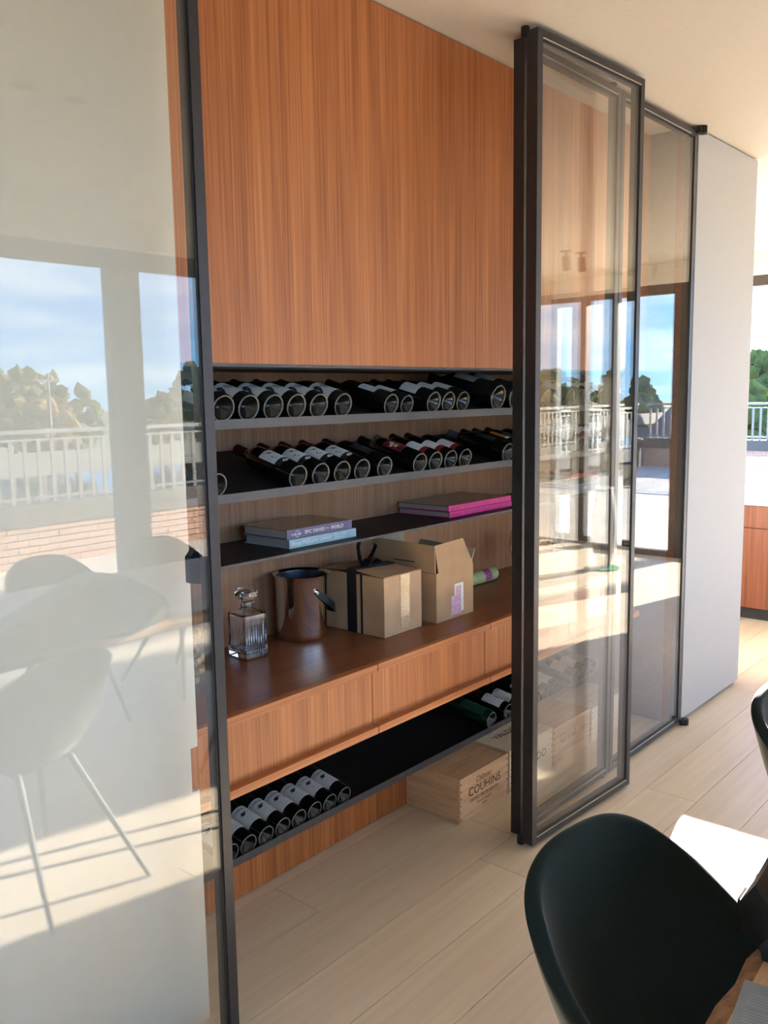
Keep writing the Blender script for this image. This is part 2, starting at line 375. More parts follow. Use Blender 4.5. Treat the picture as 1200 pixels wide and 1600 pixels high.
wallbox('wall_right_pier', XE, XE + 0.25, 0.99, 1.69, 0, HEAD)

# ------------------------------------------------------------------ the built-in cabinet
UX = [1.28, 2.628, 4.03]; YU = 1.84
labs = ['wide teak wall cupboard door above the bottle shelves, left of the seam', 'teak wall cupboard door above the shelves, right of the seam behind the glass']
for i in range(2):
    t = thing('wall_cupboard', labs[i], 'cupboard', (UX[i], YU, 1.70), group='teak wall cupboards')
    MB().box(UX[i] + 0.001, UX[i + 1] - 0.001, YU, YU + 0.022, 1.702, CEIL - 0.004).build('door', M_teak, t)
    MB().box(UX[i] + 0.001, UX[i + 1] - 0.001, YU + 0.024, 2.299, 1.702, CEIL - 0.004).build('carcass', M_teak, t)
    MB().box(UX[i] + 0.001, UX[i + 1] - 0.001, YU - 0.002, 2.299, 1.694, 1.7015).build('bottom_edge', M_lip, t)
TILT = math.radians(14)
def shelf(label, ylip, ztop, zbot, z_tray, yback, tilt):
    t = thing('bottle_shelf', label, 'shelf', (1.28, ylip, zbot), group='sloping bottle shelves')
    MB().box(1.28, 4.029, ylip, ylip + 0.003, zbot, ztop).build('front_lip', M_lip, t)
    tt = math.tan(tilt); zb = z_tray + (yback - ylip - 0.003) * tt
    MB().prism([(ylip + 0.003, zbot + 0.001), (yback, min(zbot + 0.001, zb - 0.006)) if tilt == 0 else (yback, zb - 0.004), (yback, zb), (ylip + 0.003, z_tray)], 'X', 1.281, 4.028).build('tray', M_tray, t)
    return t
Y1 = 1.88
shelf('top grey-lipped shelf of wine bottles under the cupboards', Y1, 1.555, 1.529, 1.538, 2.298, TILT)
shelf('second grey-lipped shelf of wine bottles above the books', Y1, 1.354, 1.329, 1.335, 2.298, TILT)
YL = 2.03
shelf('lowest black sloping shelf of bottles beneath the drawers', YL, 0.209, 0.183, 0.1845, 2.36, math.radians(9))
t = thing('book_shelf', 'thin flat black shelf carrying the stacked books', 'shelf', (1.28, 1.98, 1.127))
MB().box(1.28, 4.029, 1.98, 2.299, 1.128, 1.135).build('board', M_tray, t)
MB().box(1.28, 4.029, 1.977, 1.98, 1.1275, 1.1355).build('edge_strip', M_lip, t)
# worktop and drawers
wt = MB().box(1.27, 4.029, 1.826, 2.299, 0.759, 0.781).build('worktop', M_top); tag(wt, 'dark teak worktop under the decanter and cardboard boxes', 'worktop')
DX = [1.262, 2.003, 2.628, 3.253, 3.878]
dl = ['leftmost teak drawer below the decanter and ice bucket', 'teak drawer below the two cardboard boxes', 'teak drawer beside the dark door post, partly behind glass', 'far right teak drawer seen through the glass doors']
for i in range(4):
    a, b = DX[i] + 0.0015, DX[i + 1] - 0.0015
    t = thing('drawer_unit', dl[i], 'drawer', (a, 1.80, 0.555), group='teak drawers under the worktop')
    MB().box(a, b, 1.80, 1.82, 0.556, 0.780).build('front', M_teak, t)
    MB().box(a, b, 1.774, 1.7995, 0.7575, 0.781).build('top_lip', M_teakh, t, bevel=0.001)
    MB().box(a, b, 1.7995, 1.8255, 0.7805, 0.7812).build('top_strip', M_top, t)
    MB().prism([(1.774, 0.555), (1.7995, 0.555), (1.7995, 0.580), (1.774, 0.578)], 'X', a, b).build('bottom_ledge', M_teakh, t, bevel=0.001)
    MB().box(a, b, 1.8205, 2.29, 0.558, 0.757).build('box', M_tray, t)
bp = MB().box(1.26, 4.029, 2.128, 2.15, 0.004, 0.1825).build('base_panel', M_teak); tag(bp, 'teak plinth board behind the crates at floor level', 'plinth')

# ------------------------------------------------------------------ bottles
def bottle_profile(kind):
    if kind == 'bord':   R, L = 0.0358, 0.292; body = [(R, 0.19), (R * 0.93, 0.203), (R * 0.7, 0.215), (0.0165, 0.228), (0.0145, 0.24), (0.0142, 0.278)]
    elif kind == 'burg': R, L = 0.0410, 0.295; body = [(R, 0.145), (R * 0.95, 0.165), (R * 0.82, 0.190), (R * 0.6, 0.215), (0.0185, 0.238), (0.0150, 0.255), (0.0145, 0.28)]
    elif kind == 'mag':  R, L = 0.0520, 0.34; body = [(R, 0.20), (R * 0.95, 0.222), (R * 0.74, 0.246), (0.024, 0.268), (0.018, 0.285), (0.0175, 0.325)]
    else:                R, L = 0.0385, 0.30; body = [(R, 0.185), (R * 0.95, 0.200), (R * 0.74, 0.216), (0.019, 0.232), (0.0155, 0.245), (0.015, 0.285)]
    base = [(0.0005, 0.030), (R * 0.30, 0.026), (R * 0.60, 0.012), (R * 0.74, 0.0022), (R * 0.80, 0.0), (R * 0.93, 0.0012), (R, 0.008)]
    top = [(body[-1][0] + 0.0015, L - 0.012), (body[-1][0] + 0.0015, L - 0.002), (body[-1][0], L), (0.0004, L)]
    return R, L, base + body + top
BM = {}
def bottle_mesh(kind, m):
    k = (kind, m.name)
    if k not in BM:
        R, L, p = bottle_profile(kind)
        BM[k] = (MB().lathe([(0.0005, 0.034)] + p[5:], 28, 'Y').mesh('glass', m, True), MB().lathe([(0.0005, 0.031)] + p[:4] + [(R * 0.745, 0.003), (0.0005, 0.034)], 28, 'Y').mesh('punt', M_punt, True),
                 MB().lathe([(R * 0.80, 0.0030), (R * 0.82, 0.0000), (R * 0.86, -0.0006), (R * 0.90, 0.0006), (R * 0.92, 0.003), (R * 0.86, 0.004), (R * 0.80, 0.0030)], 28, 'Y').mesh('base_ring', M_ring, True))
    return BM[k]
CM = {}
def capsule_mesh(kind, m):
    k = (kind, m.name)
    if k not in CM:
        R, L, p = bottle_profile(kind); rn = [q for q in p if q[1] > L * 0.78 and q[0] > 0.002]
        CM[k] = MB().lathe([(r + 0.0006, t) for r, t in rn] + [(0.0004, L + 0.0006)], 20, 'Y').mesh('capsule', m, True)
    return CM[k]
# a patch on the bottle wall: angle measured from the top (+Z), positive towards +X ; y along the bottle from its base
def on_cyl(R, ang, y): return (R * math.sin(ang), y, R * math.cos(ang))
def patch(R, a0, a1, y0, y1, n=12):
    mb = MB(); vs = []
    for k in range(n + 1):
        a = a0 + (a1 - a0) * k / n
        vs += [on_cyl(R, a, y0), on_cyl(R, a, y1)]
    return mb.add(vs, [(2 * k, 2 * k + 1, 2 * k + 3, 2 * k + 2) for k in range(n)])
def poly_on(R, pts, cy, ca=0.0):  # polygon given in (across, along) metres, wrapped on the wall
    mb = MB(); c = (sum(p[0] for p in pts) / len(pts), sum(p[1] for p in pts) / len(pts))
    vs = [on_cyl(R, ca + c[0] / R, cy + c[1])] + [on_cyl(R, ca + p[0] / R, cy + p[1]) for p in pts]
    n = len(pts); return mb.add(vs, [(0, 1 + i, 1 + (i + 1) % n) for i in range(n)])
def ell(a, b, n=14, cx=0, cy=0): return [(cx + a * math.cos(2 * math.pi * k / n), cy + b * math.sin(2 * math.pi * k / n)) for k in range(n)]
def text_on(R, txt, size, cy, ca=0.0):
    mb = text_mb(txt, size)
    return mapped(mb, lambda x, y_, z: on_cyl(R, ca + x / R, cy + y_))
LM = {}
def label_meshes(style, R):
    key = (style, R)
    if key in LM: return LM[key]
    L = []   # (name, mesh)
    A = lambda nm, mb, m: L.append((nm, mb.mesh(nm, m, True)))
    r1, r2, r3 = R + 0.0005, R + 0.0009, R + 0.0012
    if style == 'comma':
        A('label', patch(r1, -1.15, 1.15, 0.034, 0.128), M_paper)
        A('label_mark', poly_on(r2, [(-0.022, 0.026), (-0.008, 0.030), (0.0, 0.018), (-0.006, -0.002), (-0.016, -0.018), (-0.022, -0.02), (-0.014, 0.0), (-0.018, 0.014)], 0.082), M_inknavy)
        A('label_mark', poly_on(r2, ell(0.012, 0.016, cx=0.014, cy=0.008), 0.082), M_inkgrey)
        A('label_print', poly_on(r2, [(-0.03, -0.031), (0.034, -0.031), (0.034, -0.0295), (-0.03, -0.0295)], 0.082), M_inkgrey)
    elif style == 'swoosh':
        A('label', patch(r1, -0.80, 0.80, 0.075, 0.150), M_paperw)
        A('label_mark', poly_on(r2, [(-0.024, 0.034), (-0.014, 0.030), (-0.006, 0.012), (0.010, -0.002), (0.026, -0.006), (0.024, 0.002), (0.008, 0.008), (-0.002, 0.022), (-0.012, 0.034)], 0.115), M_inkred)
        A('label_print', text_on(r2, 'M', 0.012, 0.090, -0.2), M_ink)
        A('label_mark', poly_on(r2, ell(0.003, 0.003, cx=-0.012, cy=-0.012), 0.115), M_ink)
        A('label_band', patch(r1, -0.80, 0.80, 0.050, 0.0745), M_dlabel)
        A('label_seal', poly_on(r3, ell(0.010, 0.0075), 0.055), M_paperw)
        A('label_mark', poly_on(R + 0.0015, ell(0.0035, 0.003), 0.055), M_inkred)
    elif style == 'script':
        A('label', patch(r1, -1.2, 1.2, 0.048, 0.140), M_paper)
        A('label_print', text_on(r2, 'Château', 0.017, 0.126, -0.25), M_ink)
        A('label_print', text_on(r2, 'de Bellevue', 0.011, 0.113, -0.15), M_ink) if False else None
        A('label_picture', poly_on(r2, [(-0.024, -0.004), (0.022, -0.006), (0.020, 0.006), (0.010, 0.011), (-0.004, 0.014), (-0.018, 0.012), (-0.025, 0.004)], 0.096), M_inkgreen)
        A('label_picture', poly_on(r3, ell(0.008, 0.008, cx=-0.014, cy=0.004), 0.096), M_ink)
        for q, (w, yy) in enumerate([(0.018, 0.080), (0.022, 0.073), (0.014, 0.061)]):
            A('label_print', poly_on(r2, [(-w, -0.0011), (w, -0.0011), (w, 0.0011), (-w, 0.0011)], yy, 0.1), M_inkgrey)
    elif style == 'cream':
        A('label', patch(r1, -1.05, 1.05, 0.060, 0.135), M_paper)
        A('label_print', text_on(r2, 'VIN', 0.013, 0.115), M_inkgrey) if False else None
        for q, (w, yy) in enumerate([(0.022, 0.122), (0.026, 0.112), (0.018, 0.100), (0.024, 0.078)]):
            A('label_print', poly_on(r2, [(-w, -0.0012), (w, -0.0012), (w, 0.0012), (-w, 0.0012)], yy), M_inkgrey)
    elif style == 'burgundyband':
        A('label', patch(r1, -1.2, 1.2, 0.048, 0.125), M_paperw)
        A('label_band', patch(r2, -1.2, 1.2, 0.036, 0.060), M_inkred)
        for q, (w, yy) in enumerate([(0.024, 0.112), (0.020, 0.100), (0.014, 0.090), (0.024, 0.076)]):
            A('label_print', poly_on(r2, [(-w, -0.0010), (w, -0.0010), (w, 0.0010), (-w, 0.0010)], yy), M_inkgrey)
    elif style == 'art':
        A('label', patch(r1, -1.0, 1.0, 0.070, 0.160), M_inkred)
        for q in range(9):
            rr = random.Random(q); A('label_picture', poly_on(r2, ell(0.006 + 0.004 * rr.random(), 0.006 + 0.006 * rr.random(), 8), 0.08 + 0.068 * rr.random(), rr.uniform(-0.8, 0.8)), [M_olabel, M_paper, M_ink][q % 3])
    elif style == 'green':
        A('label', patch(r1, -1.25, 1.25, 0.030, 0.150), M_greenlab)
        A('label_print', poly_on(r2, [(-0.012, -0.002), (0.012, -0.002), (0.012, 0.002), (-0.012, 0.002)], 0.095), M_inkgrey)
    elif style == 'tarn':
        A('label', patch(r1, -1.2, 1.2, 0.030, 0.125), M_paperw)
        A('label_print', text_on(r2, 'TERRE', 0.014, 0.113, -0.2), M_inkred) if False else A('label_print', text_on(r2, 'TARI', 0.014, 0.113, -0.35), M_inkred)
        A('label_print', poly_on(r2, [(-0.004, -0.012), (0.006, -0.012), (0.002, 0.012), (-0.002, 0.012)], 0.075), M_inkgrey)
    elif style == 'dark':
        A('label', patch(r1, -0.7, 0.7, 0.060, 0.150), M_dlabel)
        A('label_print', poly_on(r2, [(-0.008, -0.001), (0.008, -0.001), (0.008, 0.001), (-0.008, 0.001)], 0.10), M_inkgrey)
    elif style == 'orange':
        A('label', patch(r1, -0.9, 0.9, 0.060, 0.150), M_olabel)
        A('label_band', patch(r2, -0.9, 0.9, 0.060, 0.075), M_paperw)
    elif style == 'greytop':
        A('label', patch(r1, -0.8, 0.8, 0.100, 0.200), M_inkgrey)
    elif style == 'yellow':
        A('label', patch(r1, -1.2, 1.2, 0.045, 0.125), M_cardin)
    LM[key] = L
    return L
def bottle(x, yb, ztray, tilt, kind, style, cap, label, group, roll=0.0, yaw=0.0, gm=None):
    R, L, _ = bottle_profile(kind)
    t = thing('wine_bottle', label, 'bottle', (x, yb, ztray + R / math.cos(tilt) * 1.0 + 0.0008), group=group)
    t.rotation_mode = 'YXZ'; t.rotation_euler = (tilt, roll, yaw)
    for nm, me in zip(('glass', 'punt', 'base_ring'), bottle_mesh(kind, gm or M_bottle)): link(nm, me, t)
    link('capsule', capsule_mesh(kind, cap), t)
    lab_o = None
    for nm, me in label_meshes(style, R):
        o = link(nm, me, t if (lab_o is None or nm == 'label_band' or nm == 'label_seal') else lab_o)
        if nm in ('label', 'label_seal'): lab_o = o
    return t
def tray_z(zt, ylip, y, tilt): return zt + (y - ylip - 0.003) * math.tan(tilt)
ORD = ['first', 'second', 'third', 'fourth', 'fifth', 'sixth', 'seventh', 'eighth', 'ninth']
yb = Y1 + 0.014
Zs1 = tray_z(1.538, Y1, yb, TILT); Zs2 = tray_z(1.335, Y1, yb, TILT)
G1, G2, G3 = 'wine bottles on the top shelf', 'wine bottles on the second shelf', 'wine bottles on the lowest shelf'
x1 = [1.531, 1.620, 1.711, 1.801, 1.893, 1.999]
for i, x in enumerate(x1):
    bottle(x, yb, Zs1, TILT, 'burg', 'comma', M_capblack if i != 5 else M_capred, 'dark bottle with grey-white label and navy comma mark, %s from left on top shelf' % ORD[i], G1, -0.50 + random.uniform(-0.1, 0.1))
bottle(2.228, yb, Zs1, TILT, 'mid', 'cream', M_capblack, 'dark bottle with smudged grey label, just right of the comma-label bottles on top shelf', G1, 0.25)
bottle(2.309, yb, Zs1, TILT, 'bord', 'cream', M_capblack, 'dark bottle with pale label, second right of the comma-label bottles on top shelf', G1, 0.1)
for i, (x, k) in enumerate([(2.456, 'burg'), (2.541, 'burg'), (2.628, 'burg')]):
    bottle(x, yb, Zs1, TILT, k, 'cream', M_capblack, 'bottle with large cream label, %s of three beside the magnum on top shelf' % ORD[i], G1, -0.1 + 0.1 * i)
bottle(2.858, yb, Zs1, TILT, 'mag', 'greytop', M_capblack, 'big black magnum bottle on top shelf beside the door post', G1, 0.0)
bottle(2.985, yb, Zs1, TILT, 'mag', 'greytop', M_capblack, 'second big black bottle on top shelf, half hidden by the door post', G1, 0.1)
for i, x in enumerate([3.12, 3.215, 3.408, 3.50, 3.592, 3.69, 3.79, 3.89]):
    bottle(x, yb, Zs1, TILT, 'burg', 'cream', M_capblack, 'pale-labelled bottle behind the glass doors, %s from the door post on top shelf' % ORD[i], G1, random.uniform(-.15, .15))
bottle(1.497, yb, Zs2, TILT, 'mid', 'dark', M_capblack, 'lone bottle at far left of second shelf, cut by the door frame', G2)
for i, x in enumerate([1.800, 1.894, 1.988, 2.080]):
    bottle(x, yb, Zs2, TILT, 'mid', 'swoosh', M_capred, 'bottle with white label and red swoosh, %s of four on second shelf' % ORD[i], G2, -0.30 + random.uniform(-.05, .05), -0.04)
bottle(2.190, yb, Zs2, TILT, 'mid', 'dark', M_capblack, 'plain dark bottle right of the red-swoosh bottles on second shelf', G2, 0, -0.04)
bottle(2.376, yb, Zs2, TILT, 'mid', 'art', M_capblack, 'bottle with painted red and orange picture label on second shelf', G2, 0, -0.05)
for i, x in enumerate([2.463, 2.552, 2.641]):
    bottle(x, yb, Zs2, TILT, 'mid', 'burgundyband', [M_capgrey, M_capblack, M_capblack][i], 'bottle with white label and dark red foot band, %s of three on second shelf' % ORD[i], G2, 0, -0.05)
bottle(2.925, yb, Zs2, TILT, 'burg', 'dark', M_capgrey, 'black bottle with dark label right of the red-banded bottles on second shelf', G2, 0, 0.0)
bottle(3.015, yb, Zs2, TILT, 'burg', 'orange', M_capblack, 'bottle with orange and white label on second shelf beside the door post', G2, 0.4, 0.0)
for i, x in enumerate([3.105, 3.20]):
    bottle(x, yb, Zs2, TILT, 'mid', 'dark', M_capblack, 'dark bottle behind the door post on second shelf, %s from the post' % ORD[i], G2)
for i, x in enumerate([3.505, 3.61, 3.705, 3.80]):
    bottle(x, yb, Zs2, TILT, 'burg', 'burgundyband', M_capblack, 'white-labelled bottle behind the glass doors, %s from left on second shelf' % ORD[i], G2)
T3 = math.radians(9); yb3 = YL + 0.014; Zs3 = tray_z(0.1845, YL, yb3, T3) - 0.018
x3 = [1.620, 1.692, 1.765, 1.837, 1.910, 1.983, 2.056, 2.128]
Zs3 = tray_z(0.1845, YL, yb3, T3)
for i, x in enumerate(x3):
    bottle(x - 0.008, yb3, Zs3, T3, 'bord', 'script', M_capblack, 'bottle with pale script label and tree picture, %s from left on lowest shelf' % ORD[i], G3, random.uniform(-.08, .08))
bottle(3.035, yb3, Zs3, T3, 'mid', 'green', M_capblack, 'bottle with dark green label on lowest shelf near the crates', G3, 0.15, gm=M_greenbottle)
for i, x in enumerate([3.165, 3.245]):
    bottle(x, yb3, Zs3, T3, 'mid', 'tarn', M_capblack, ['white-labelled bottle with red lettering on lowest shelf, right beside the green-label bottle', 'white-labelled bottle with red lettering on lowest shelf, nearest the door post'][i], G3, 0.1)
for i, x in enumerate([3.40, 3.485, 3.57]):
    bottle(x, yb3, Zs3, T3, 'mid', 'tarn', M_capblack, 'white-labelled bottle behind the glass on lowest shelf, %s past the door post' % ORD[i], G3, 0.0)
for i, x in enumerate([3.76, 3.85, 3.94]):
    bottle(x, yb3, Zs3, T3, 'burg', 'yellow', M_capblack, 'yellow-labelled bottle behind the glass on lowest shelf, %s from left' % ORD[i], G3, 0.0)

# ------------------------------------------------------------------ books on the thin shelf
def book(name, label, x0, x1, y0, y1, z0, z1, cover, spine, pages, lines, rz=0, cov=0.003):
    t = thing(name, label, 'book', (x0, y0, z0), rz, 'books on the thin shelf')
    w, d, hgt = x1 - x0, y1 - y0, z1 - z0
    MB().box(0, w, 0, d, 0, cov).build('cover', spine, t, world=False)
    MB().box(0, w, 0, d, hgt - cov, hgt).build('cover', cover, t, world=False)
    sp_ = MB().box(0, w, -0.0015, 0.002, 0, hgt).build('spine', spine, t, world=False, bevel=0.001)
    MB().box(0.005, w - 0.005, 0.0025, d - 0.005, cov, hgt - cov).build('pages', pages, t, world=False)
    for (txt, size, cx, cz, m, al) in lines:
        mapped(text_mb(txt, size, al), lambda x, y_, z: (cx + x, -0.0019, cz + y_)).build('spine_lettering', m, sp_, world=False)
    t['sp'] = sp_.name
    return t
z3 = 1.1358
book('book', 'pale blue-spined photography book, lower of the two-book pile at left', 1.88, 2.19, 2.03, 2.245, z3, z3 + 0.029, M_paleblue, M_paleblue, M_pages,
     [('Steve McCurry', 0.0195, 0.008, 0.0145, M_inkwhite, 'LEFT'), ('Untold', 0.0195, 0.134, 0.0145, M_inkwhite, 'LEFT'), ('The Stories Behind', 0.0075, 0.203, 0.019, M_inkwhite, 'LEFT'), ('the Photographs', 0.0075, 0.203, 0.010, M_inkwhite, 'LEFT')])
bt = book('book', 'slate violet driving book, upper of the two-book pile at left', 1.872, 2.172, 2.032, 2.243, z3 + 0.030, z3 + 0.0605, M_photo, M_purple, M_pages,
     [('lonely planet', 0.0085, 0.019, 0.014, M_inkwhite, 'LEFT'), ('EPIC DRIVES', 0.0165, 0.078, 0.015, M_inkwhite, 'LEFT'), ('of the', 0.008, 0.170, 0.0165, M_inkwhite, 'LEFT'), ('WORLD', 0.0165, 0.197, 0.015, M_inkwhite, 'LEFT')])
ring = MB()
for k in range(24):
    a0, a1 = 2 * math.pi * k / 24, 2 * math.pi * (k + 1) / 24
    q = lambda r, a: (0.046 + r * math.cos(a), -0.002, 0.0145 + r * math.sin(a))
    ring.add([q(0.0095, a0), q(0.0105, a0), q(0.0105, a1), q(0.0095, a1)], [(0, 1, 2, 3)])
ring.build('spine_emblem', M_inkwhite, bpy.data.objects[bt['sp']], world=False)
for o in list(bpy.data.objects):
    if 'sp' in o: del o['sp']
book('book', 'pink-spined book with taupe cover, lower of the pink pair', 2.725, 3.165, 2.032, 2.29, z3, z3 + 0.0225, M_bookdark, M_pink, M_pages, [('Rita Ownings', 0.010, 0.02, 0.011, M_inkred, 'LEFT')])
book('book', 'pink-spined book with taupe cover, upper of the pink pair', 2.721, 3.161, 2.033, 2.29, z3 + 0.0235, z3 + 0.046, M_bookdark, M_pink, M_pages, [('Rita Ownings', 0.010, 0.02, 0.011, M_inkred, 'LEFT')])
book('book', 'grey-blue book under the red one, behind the glass doors', 3.63, 3.93, 2.02, 2.27, z3, z3 + 0.045, M_bookgrey, M_bookgrey, M_pages, [('LOE', 0.016, 0.15, 0.022, M_inkwhite, 'CENTER')])
book('book', 'grey book lying on top of the grey-blue one behind the glass', 3.64, 3.93, 2.025, 2.27, z3 + 0.046, z3 + 0.072, M_bookgrey, M_lip, M_pages, [])
book('book', 'thin red book on top of the grey books behind the glass', 3.66, 3.92, 2.03, 2.26, z3 + 0.073, z3 + 0.093, M_bookred, M_bookred, M_pages, [])

# ------------------------------------------------------------------ on the worktop
zc = 0.7815
# crystal decanter
t = thing('decanter', 'square cut-crystal decanter with faceted stopper on the worktop', 'decanter', (1.818, 2.172, zc), math.radians(-4))
def sq(w, z, c): # chamfered square ring
    q = w - c; return [(-q, -w, z), (q, -w, z), (w, -q, z), (w, q, z), (q, w, z), (-q, w, z), (-w, q, z), (-w, -q, z)]
def loft(rings):
    mb = MB(); n = len(rings[0]); vs = [p for r in rings for p in r]; fs = []
    for i in range(len(rings) - 1):
        for k in range(n): fs.append((i * n + k, i * n + (k + 1) % n, (i + 1) * n + (k + 1) % n, (i + 1) * n + k))
    fs.append(tuple(range(n))[::-1]); fs.append(tuple(range((len(rings) - 1) * n, len(rings) * n)))
    return mb.add(vs, fs)
W = 0.046
body = loft([sq(W - 0.003, 0, 0.005), sq(W, 0.003, 0.005), sq(W, 0.140, 0.005), sq(W - 0.004, 0.145, 0.006), sq(0.022, 0.153, 0.008), sq(0.016, 0.158, 0.0055), sq(0.0155, 0.172, 0.0055), sq(0.023, 0.176, 0.008), sq(0.023, 0.179, 0.008), sq(0.011, 0.180, 0.004),
             sq(0.011, 0.158, 0.004), sq(0.014, 0.150, 0.005), sq(W - 0.007, 0.138, 0.004), sq(W - 0.007, 0.028, 0.004), sq(W - 0.010, 0.024, 0.004)])
body.build('bottle', M_crystal, t, world=False)
cuts = MB(); rr = random.Random(3)
for s_ in range(4):
    ca, sa = math.cos(s_ * math.pi / 2), math.sin(s_ * math.pi / 2)
    for k in range(9):
        u = -0.038 + k * 0.0095; hh = rr.uniform(0.05, 0.10)
        for (dx, z0, z1, w_) in [(0, 0.045, hh + 0.03, 0.0022), (0.004, 0.008, 0.045, 0.004)]:
            p = [(u + dx - w_, -W - 0.0001, (z0 + z1) / 2), (u + dx, -W - 0.0001, z0), (u + dx + w_, -W - 0.0001, (z0 + z1) / 2), (u + dx, -W - 0.0001, z1), (u + dx, -W - 0.0030, (z0 + z1) / 2)]
            cuts.add([(a * ca - b * sa, a * sa + b * ca, c) for a, b, c in p], [(0, 1, 4), (1, 2, 4), (2, 3, 4), (3, 0, 4), (3, 2, 1, 0)])
cuts.build('cut_facets', M_crystal, t, world=False)
def octo(r, z, n=8, ph=0.39): return [(r * math.cos(2 * math.pi * k / n + ph), r * math.sin(2 * math.pi * k / n + ph), z) for k in range(n)]
loft([octo(0.009, 0.165), octo(0.010, 0.1815), octo(0.016, 0.184), octo(0.029, 0.189), octo(0.037, 0.197), octo(0.037, 0.213), octo(0.031, 0.219), octo(0.012, 0.220)]).build('stopper', M_crystal, t, world=False)

# ice bucket
bx, by = 2.082, 2.190
t = thing('ice_bucket', 'polished steel ice bucket with black leather strap handle', 'ice bucket', (bx, by, zc))
BR0, BR1, BH = 0.086, 0.098, 0.226
MB().lathe([(0.001, 0.0005), (BR0 - 0.018, 0), (BR0 - 0.006, 0.002), (BR0 - 0.001, 0.010), (BR0 + 0.003, 0.024), (BR1 - 0.004, BH - 0.012), (BR1, BH - 0.004), (BR1 + 0.002, BH), (BR1 - 0.002, BH + 0.001), (BR1 - 0.010, BH - 0.006), (BR0 - 0.006, 0.02), (0.001, 0.018)], 48).build('body', M_steel, t, True, world=False)
MB().lathe([(BR1 - 0.0115, BH - 0.008), (BR0 - 0.008, 0.022), (0.001, 0.0205), (0.001, 0.0215), (BR0 - 0.010, 0.0235), (BR1 - 0.0135, BH - 0.008), (BR1 - 0.0115, BH - 0.008)], 40).build('liner', M_steeld, t, True, world=False)
ang = math.radians(-62); rz_ = 0.168
rad = BR0 + (BR1 - BR0) * rz_ / BH + 0.004
dn = Vector((math.cos(ang), math.sin(ang), 0)); tn = Vector((-math.sin(ang), math.cos(ang), 0))
# strap: hangs from a rivet on each side, looping down along the bucket side
a0, a1 = math.radians(-103), math.radians(77)
rivs = [Vector((math.cos(a) * rad, math.sin(a) * rad, rz_ + 0.004)) for a in (a0, a1)]
side = Vector((math.cos(math.radians(-13)), math.sin(math.radians(-13)), 0))
mb = MB(); n = 22; ctr = []
for k in range(n + 1):
    u = k / n; th = math.pi * u
    base = rivs[0].lerp(rivs[1], (1 - math.cos(th)) / 2)
    p = base + side * (0.118 * math.sin(th)) + Vector((0, 0, -0.088 * math.sin(th)))
    ctr.append(p)
for k, p in enumerate(ctr):
    tg = (ctr[min(k + 1, n)] - ctr[max(k - 1, 0)]).normalized()
    rd = Vector((p.x, p.y, 0)).normalized(); wdir = tg.cross(rd).normalized(); nd = wdir.cross(tg).normalized()
    hw = 0.0125 if 0 < k < n else 0.008
    for sx, sy in ((-1, -1), (1, -1), (1, 1), (-1, 1)): mb.v.append(tuple(p + wdir * hw * sx + nd * 0.0018 * sy))
for k in range(n):
    for j in range(4): mb.f.append((4 * k + j, 4 * k + (j + 1) % 4, 4 * k + 4 + (j + 1) % 4, 4 * k + 4 + j))
mb.f += [(3, 2, 1, 0), (4 * n, 4 * n + 1, 4 * n + 2, 4 * n + 3)]
st_ = mb.build('strap', M_leather, t, True, world=False)
for i, rv in enumerate(rivs):
    d = Vector((rv.x, rv.y, 0)).normalized(); MB().tube([rv - d * 0.006, rv + d * 0.0045], 0.0055, 14).build('rivet', M_steel, st_, True, world=False)

# cardboard box with ribbon
def quadslab(mb, pts, nrm, th):
    n = Vector(nrm).normalized() * th; a = [Vector(p) for p in pts]; b = [p - n for p in a]; k = len(a)
    return mb.add(a + b, [tuple(range(k)), tuple(range(2 * k - 1, k - 1, -1))] + [(i, k + i, k + (i + 1) % k, (i + 1) % k) for i in range(k)])
t = thing('cardboard_box', 'sealed brown cardboard box tied with a black ribbon bow', 'box', (2.233, 1.944, zc))
w, d, hh = 0.205, 0.298, 0.210
MB().box(0, w, 0, d, 0, hh).build('carton', M_card, t, world=False, bevel=0.002)
fm = MB(); quadslab(fm, [(0.002, 0.002, hh + 0.002), (w - 0.002, 0.004, hh + 0.001), (w - 0.002, d / 2 - 0.001, hh + 0.006), (0.002, d / 2 - 0.001, hh + 0.016)], (0, 0, 1), 0.003); fm.build('flap', M_card, t, world=False)
fm = MB(); quadslab(fm, [(0.002, d / 2 + 0.001, hh + 0.016), (w - 0.002, d / 2 + 0.001, hh + 0.006), (w - 0.002, d - 0.002, hh + 0.002), (0.002, d - 0.002, hh + 0.006)], (0, 0, 1), 0.003); fm.build('flap', M_card, t, world=False)
MB().box(w * 0.42, w * 0.66, -0.0012, -0.0002, 0.02, hh - 0.001).build('tape', M_tape, t, world=False)
rib = MB(); ry0, ry1 = 0.128, 0.172
rib.box(-0.0022, -0.0004, ry0, ry1, 0.0, hh + 0.002); rib.add([(-0.0022, ry0, hh + 0.0185), (w + 0.002, ry0, hh + 0.012), (w + 0.002, ry1, hh + 0.012), (-0.0022, ry1, hh + 0.0185), (-0.0022, ry0, hh), (w + 0.002, ry0, hh), (w + 0.002, ry1, hh), (-0.0022, ry1, hh)], [(0, 1, 2, 3), (0, 4, 5, 1), (2, 6, 7, 3), (0, 3, 7, 4), (1, 5, 6, 2)])
rib.box(w + 0.0004, w + 0.0022, ry0, ry1, 0.0, hh + 0.012)
rib_o = rib.build('ribbon', M_ribbon, t, world=False)
MB().box(-0.0022, -0.0004, 0.100, 0.108, 0.0, hh + 0.004).build('ribbon', M_ribbon, t, world=False)
bow = MB()
